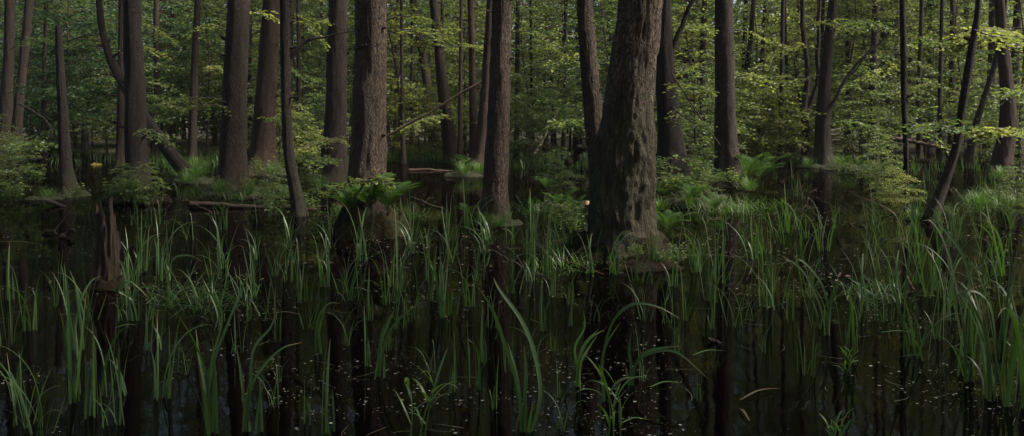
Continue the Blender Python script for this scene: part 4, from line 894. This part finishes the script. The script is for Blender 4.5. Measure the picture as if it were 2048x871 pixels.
mat_of_grass('low grass spread before the forked mossy trunk', 1330, 1600, 395, 440, 420, 5, .1, .35)
mat_of_grass('low grass around the far side of the fern mound', 610, 900, 415, 450, 300, 6, .1, .3)
mat_of_grass('grass patch before the broad brown left trunk', 360, 640, 385, 405, 300, 7, .1, .35)
mat_of_grass('thin grass left of the giant trunk by the pool', 1010, 1180, 395, 440, 260, 8, .1, .35)

# broad grass plants in the near water
def grass_plant(label, foot, hpx, n, seed, s=1.0):
    g = random.Random(seed); Y = yd(foot[1]); mb = MB(); H = hpx / F * Y
    for q in range(3):
        a = g.uniform(-.5, .5); stem = np.array([[0.03 * q - .03, 0, -.06], [.02 * q + a * H * .2, 0, H * .45], [.02 * q + a * H * .5, .02, H * .8]]); C = spline(stem, 8)
        tube(mb, C, np.linspace(.004, .002, 8), 5, False)
        for i in range(n):
            p = C[2 + (i % 6)]; az = (0 if i % 2 else PI) + g.gauss(0, .8)
            blade(mb, p, H * g.uniform(.35, .65), az, g.uniform(.2, .8), g.uniform(.3, 1.9), g.uniform(.010, .016), n=9, twist=g.gauss(0, .3), sink=0)
    o = add_obj('grass_plant', mb.mesh('grass_plant', M['grass']), None, (wx(foot[0], Y), Y, 0)); tag(o, label, 'grass plant', 'broad-leaved grass plants in the near water')
grass_plant('bright broad-leaved grass plant at the bottom edge left of centre', (832, 880), 150, 5, 3)
grass_plant('broad-leaved grass plant at the bottom edge right of centre', (1228, 882), 150, 5, 4)
grass_plant('small sprawling grass plant in the right foreground water', (1690, 745), 45, 5, 5)
grass_plant('small grass plant peeping in at the bottom right', (1655, 905), 80, 4, 6)
# fallen dry or cut leaves floating
for i, (a, b, c, d, lab, m_) in enumerate([(1762, 666, 1840, 669, 'bright yellow-green leaf blade floating flat at right', 'grass'), (1480, 802, 1560, 778, 'long pale blade floating in the right foreground', 'dry'), (1385, 712, 1450, 703, 'thin green blade floating right of centre', 'grass'),
                                     (705, 577, 738, 584, 'yellow dry blade curved on dark water by the fern mound', 'dry'), (1300, 776, 1362, 768, 'green blade floating beside the double arching iris', 'grass'), (540, 628, 602, 630, 'pale stalk floating by the left grass mat', 'dry'), (1240, 850, 1300, 842, 'pale green blade floating near the bottom grass plant', 'grass'),
                                     (0, 484, 75, 487, 'thin pale stalk floating at the left edge', 'dry'), (1480, 820, 1500, 845, 'short crossed stalk floating at lower right', 'dry'), (230, 657, 275, 652, 'bent pale leaf lying on water below the rotten stump', 'grass')]):
    Ya, Yb = yd(b), yd(d); p0 = np.array([wx(a, Ya), Ya, .012]); p1 = np.array([wx(c, Yb), Yb, .01]); m0 = (p0 + p1) / 2 + np.array([0, .03, .012])
    mb = MB(); C = spline([p0 - p0, m0 - p0, p1 - p0], 12); ribbon(mb, C, .014, math.atan2(p1[1] - p0[1], p1[0] - p0[0]))
    tag(add_obj('floating_leaf', mb.mesh('floating_leaf', M[m_]), None, tuple(p0)), lab, 'leaf')

# ------------------------------------------------------------------ ferns
def fern_mesh(seed, n, L):
    g = random.Random(seed); lf = MB(); Pn = []; Dn = []; Nn = []; Ls = []
    for f in range(n):
        az = f * 2.4 + g.gauss(0, .2); l = L * g.uniform(.7, 1.1); p0 = g.uniform(.35, .7); k = g.uniform(.7, 1.2)
        m = 22; s = np.linspace(0, 1, m); phi = p0 + k * s ** 1.4
        d = np.stack([np.sin(phi) * math.cos(az), np.sin(phi) * math.sin(az), np.cos(phi)], 1); C = np.cumsum(d * l / m, axis=0)
        tube(lf, C, np.linspace(.004, .001, m), 3, False)
        side = np.array([-math.sin(az), math.cos(az), 0])
        for i in range(3, m):
            pl = l * .30 * math.sin(PI * (s[i] * .82 + .14)) ** .8
            nrm = norm(np.cross(d[i], side))
            for sg in (-1, 1):
                pd = norm(side * sg + d[i] * .35 - np.array([0, 0, .12])); q = 7
                for j in range(q):
                    w = (j + .5) / q
                    for s2 in (-1, 1):
                        Pn.append(C[i] + pd * pl * w); Dn.append(pd * .45 + d[i] * s2); Nn.append(-nrm if nrm[2] < 0 else nrm); Ls.append(l * .052 * (1.15 - w))
    Ls = np.array(Ls); leaves(lf, np.array(Pn), np.array(Dn), np.array(Nn) + rng.normal(size=(len(Pn), 3)) * .12, Ls, Ls * .5, .1)
    return lf.mesh('fern', M['fern'])
FERN = [fern_mesh(60 + k, 9, .75) for k in range(3)]
for i, (px, Y, z, s, lab) in enumerate([(735, 11.25, .44, .9, 'bright fern on the dark mound before the fern-footed trunk'), (775, 11.35, .38, .85, 'fern at the right side of the dark fern mound'), (700, 11.4, .36, .7, 'small fern at the left side of the dark fern mound'),
                                    (1338, 10.6, .22, .62, 'fern with flat yellow-green fronds right of the giant mossy trunk'), (1495, 20.8, .15, 1.35, 'tall fern right beside the straight brown trunk'), (1520, 21.5, .1, 1.3, 'outer tall fern right of the straight brown trunk'), (1478, 20.0, .1, .9, 'smaller fern in front of the tall ferns'),
                                    (1385, 15.5, .15, .9, 'fern on the mound of the forked mossy trunk'), (1330, 15.8, .15, .8, 'dark fern between the giant and the forked trunks'), (1120, 15.5, .05, .95, 'fern left of the pale trunk'), (1095, 18.5, .1, 1.0, 'fern behind the fern left of the pale trunk'), (1150, 14.5, .05, .7, 'small fern close to the pale trunk'),
                                    (930, 30, .1, 1.1, 'bright fern by the hummock beyond the pool'), (400, 22, .1, 1.0, 'fern on the left grassy hummock'), (1690, 27.5, .15, 1.1, 'fern at the foot of the branching black trunk'), (1820, 19, 0, .8, 'fern among reeds near the thin straight sapling'), (935, 13.8, .05, .6, 'fern in the pool edge left of the slim grey trunk'), (1430, 15.2, 0, .8, 'low fern spreading before the trunk beside tall ferns')]):
    tag(add_obj('fern', FERN[i % 3], None, (wx(px, Y), Y, z), R.uniform(0, 6.28), s * (.9 if Y < 12 or 20 < Y < 21.6 else .6)), lab, 'fern')

# low broad-leaved herbs on the mounds and at the trunk feet
def herb_mesh(seed, n, H, leaf):
    g = np.random.default_rng(seed); mb = MB(); Pn = []; Dn = []; Nn = []; Ls = []
    for i in range(n):
        a = g.uniform(0, 6.28); r = g.uniform(0, .22); h = H * g.uniform(.4, 1); p0 = np.array([r * math.cos(a), r * math.sin(a), 0]); p1 = p0 + np.array([g.normal() * .06, g.normal() * .06, h])
        tube(mb, [p0, (p0 + p1) / 2, p1], [.003, .002, .001], 3, False)
        for q in range(6):
            w = .3 + .7 * q / 5; az = q * 2.4 + a; Pn.append(p0 * (1 - w) + p1 * w); Dn.append([math.cos(az), math.sin(az), .15]); Nn.append(np.array([0, 0, 1]) + g.normal(size=3) * .3); Ls.append(leaf * g.uniform(.6, 1.2))
    Ls = np.array(Ls); leaves(mb, np.array(Pn), np.array(Dn), np.array(Nn), Ls, Ls * .7); return mb.mesh('herb', M['leaf_under'])
HERB = [herb_mesh(70 + k, 26, .38, .06) for k in range(3)]
for i, (px, Y, z, s) in enumerate([(1128, 13.5, 0, 1.0), (1148, 13.0, 0, .9), (1140, 12.2, 0, .7), (1350, 9.6, .0, .55), (1330, 9.3, .0, .5), (690, 12.6, .15, .7), (655, 12.0, .0, .8), (790, 12.0, .1, .5), (1010, 13.0, .05, .5), (975, 12.8, .05, .4), (1370, 16, .2, 1.1), (1400, 16.5, .1, 1.2), (1330, 16.5, .2, 1.1), (1345, 15.9, .2, 1.0), (540, 16, 0, .9), (555, 14.2, 0, .9), (612, 15, 0, .9),
                               (440, 18, .1, .9), (500, 18.2, .1, .9), (232, 16, .1, 1.1), (300, 16, .1, 1.1), (262, 15.8, .1, 1.2), (20, 17, 0, 1.2), (150, 17.2, 0, .9), (1185, 10.5, .05, .5), (1275, 9.3, .1, .4), (520, 24.5, .1, 1.2), (550, 25, .1, 1.2), (925, 25, .1, 1.1), (1470, 19.8, .1, 1.1), (1435, 20, .1, 1.0), (1405, 22, 0, 1.3), (1900, 14.0, 0, .6), (620, 22, 0, 1.2), (70, 22, 0, 1.2), (1690, 26, .0, 1.2), (1760, 24, 0, 1.1), (1780, 17.2, 0, .9), (2040, 19, 0, 1.1)]):
    o = add_obj('leafy_herb', HERB[i % 3], None, (wx(px, Y), Y, z), R.uniform(0, 6.28), s); tag(o, None, 'herb', 'leafy herbs at the trunk feet'); later(o, 'low broad-leaved herb', wx(px, Y), Y)

# small moss hummocks in the water
for i, (px, Y, rx, h, lab) in enumerate([(400, 21.8, .5, .14, 'grassy moss hummock at the foot of the slim left trunk'), (930, 24.6, .55, .14, 'moss hummock in the pool before the bent trunk'), (1380, 15.8, .55, .16, 'moss hummock in front of the forked mossy trunk'), (1835, 13.7, .22, .08, 'small moss hummock beside the crooked black tree'),
                                     (95, 17.3, .35, .06, 'low moss hummock left of the broken snag'), (1690, 28.3, .9, .14, 'wide moss hummock right of the branching black trunk'), (1300, 9.2, .42, .07, 'dark peat hummock before the giant mossy trunk'), (1120, 15.6, .5, .1, 'ferny hummock left of the pale trunk'), (1855, 34, .5, .12, 'dark hummock at the far stub behind the crooked tree')]):
    tag(add_obj('moss_hummock', mound_mesh('moss_hummock', rx, rx * .7, h, M['peat' if 'peat' in lab or 'dark' in lab else 'moss'], 20 + i), None, (wx(px, Y), Y, 0)), lab, 'hummock')

# ------------------------------------------------------------------ stuff: far marsh grass, duckweed
mb = MB(); g = random.Random(5)
def gpatch(n, px0, px1, Y0, Y1, h0, h1):
    for i in range(n):
        Y = g.uniform(Y0, Y1); x = wx(g.uniform(px0, px1), Y)
        if mn.noise(Vector((x * .5, Y * .35, 0))) < -.12: continue
        blade(mb, (x, Y, max(0, ground_h(x, Y))), g.uniform(h0, h1), g.uniform(0, 6.28), g.uniform(0, .3), g.uniform(0, 1.3), g.uniform(.010, .02), n=5, twist=g.uniform(-1, 1), power=2)
gpatch(1300, 290, 450, 29, 42, .3, .6); gpatch(1300, 770, 920, 33, 44, .3, .6); gpatch(700, 560, 700, 30, 42, .3, .5); gpatch(800, 1020, 1200, 28, 40, .25, .5)
gpatch(500, 1660, 2060, 26, 36, .25, .5); gpatch(400, 1560, 1640, 32, 42, .3, .5); gpatch(250, 100, 260, 30, 42, .3, .5); gpatch(250, 1370, 1500, 28, 36, .3, .4); gpatch(2200, -20, 2070, 40, 52, .3, .6)
tag(add_obj('marsh_grass', mb.mesh('marsh_grass', M['grass'])), 'thin marsh grass along the far edge of the water', 'grass', kind='stuff')

n = 42000; U = rng.random(n); Yf = 3.6 * (27 / 3.6) ** (U ** .9); px = rng.random(n) * 2300 - 130
Xf = (px - 1024) / F * Yf
keep = np.array([mn.fractal(Vector((x * .9, y * .7, 5)), 1, 2, 3) + .25 * mn.noise(Vector((x * 5, y * 5, 1))) > .02 + .30 * r for x, y, r in zip(Xf, Yf, rng.random(n))])
Xf, Yf = Xf[keep], Yf[keep]; n = len(Xf)
az = rng.random(n) * 6.28; sz = (.0012 + .0062 * rng.random(n) ** 5) * (1 + Yf * .05)
k6 = np.arange(5) / 5 * 2 * PI
V = np.stack([Xf[:, None] + sz[:, None] * np.cos(k6 + az[:, None]) * 1.2, Yf[:, None] + sz[:, None] * np.sin(k6 + az[:, None]), .0035 + .003 * rng.random((n, 5))], 2).reshape(-1, 3)
mb = MB(); mb.add(V, np.arange(n * 5).reshape(n, 5))
tag(add_obj('duckweed', mb.mesh('duckweed', M['fleck'], False)), 'tiny pale duckweed flecks and fallen bud scales scattered on the water', 'duckweed', kind='stuff')

g = random.Random(31); mb = MB()
for i in range(520):
    Y = 4 + 14 * g.random() ** 1.4; x = wx(g.uniform(-20, 2070), Y); a = g.uniform(0, 6.28)
    if mn.noise(Vector((x * .8, Y * .8, 7))) < -.05: continue
    L = g.uniform(.04, .22) * (1.5 if g.random() < .1 else 1); C = np.array([[x + L * q * math.cos(a + .3 * q), Y + L * q * math.sin(a + .3 * q), .006 + .004 * g.random()] for q in np.linspace(0, 1, 5)])
    ribbon(mb, C, g.uniform(.002, .006), a + PI / 2)
tag(add_obj('floating_stalks', mb.mesh('floating_stalks', M['debris'])), 'thin broken stalks and blades strewn flat over the water', 'debris', kind='stuff')

resolve()

HZ = 0.0002
if HZ:
    m, nt, out = new_mat('haze'); pv = nt.nodes.new('ShaderNodeVolumePrincipled'); pv.inputs['Density'].default_value = HZ; pv.inputs['Color'].default_value = (.86, .90, .86, 1); pv.inputs['Anisotropy'].default_value = .2
    nt.links.new(pv.outputs[0], out.inputs['Volume']); mb = MB(); q = 3200
    mb.add([(-q, -q, -3), (q, -q, -3), (q, q, -3), (-q, q, -3), (-q, -q, 42), (q, -q, 42), (q, q, 42), (-q, q, 42)], [[3, 2, 1, 0], [4, 5, 6, 7], [0, 1, 5, 4], [1, 2, 6, 5], [2, 3, 7, 6], [3, 0, 4, 7]])
    tag(add_obj('haze', mb.mesh('haze', m, False)), 'thin pale haze among the far trees', 'haze', kind='stuff')
# ------------------------------------------------------------------ camera, light, sky
cam = bpy.data.cameras.new('camera'); co = bpy.data.objects.new('camera', cam); COL.objects.link(co)
co.location = (0, 0, CH); co.rotation_euler = (math.radians(90), 0, 0)
cam.sensor_width = 36; cam.lens = 36 * F / 2048; cam.shift_y = -(435.5 - HOR) / 2048; cam.clip_end = 8000; cam.clip_start = .05
sc.camera = co
EL, AZ = 50, 94        # sun: elevation, compass angle from +Y towards +X
w = bpy.data.worlds.new('World'); sc.world = w; w.use_nodes = True; nt = w.node_tree; nt.nodes.clear()
sky = nt.nodes.new('ShaderNodeTexSky'); sky.sky_type = 'NISHITA'; sky.sun_disc = False; sky.sun_elevation = math.radians(EL); sky.sun_rotation = math.radians(AZ); sky.dust_density = 6.0; sky.air_density = 1.0
bg = nt.nodes.new('ShaderNodeBackground'); bg.inputs[1].default_value = .13; ow = nt.nodes.new('ShaderNodeOutputWorld')
nt.links.new(sky.outputs[0], bg.inputs[0]); nt.links.new(bg.outputs[0], ow.inputs[0])
sl = bpy.data.lights.new('sun', 'SUN'); sl.energy = 5.0; sl.angle = math.radians(6); sl.color = (1, .93, .80)
so = bpy.data.objects.new('sun', sl); COL.objects.link(so)
d = Vector((math.sin(math.radians(AZ)) * math.cos(math.radians(EL)), math.cos(math.radians(AZ)) * math.cos(math.radians(EL)), math.sin(math.radians(EL))))
so.rotation_euler = d.to_track_quat('Z', 'Y').to_euler(); so.location = d * 60
sc.view_settings.view_transform = 'Standard'; sc.view_settings.look = 'None'; sc.view_settings.exposure = 0.74; sc.view_settings.gamma = 1
c = sc.cycles; c.max_bounces = 6; c.diffuse_bounces = 4; c.glossy_bounces = 3; c.transmission_bounces = 4; c.transparent_max_bounces = 4
c.use_denoising = True; c.caustics_reflective = False; c.caustics_refractive = False; c.sample_clamp_indirect = 6
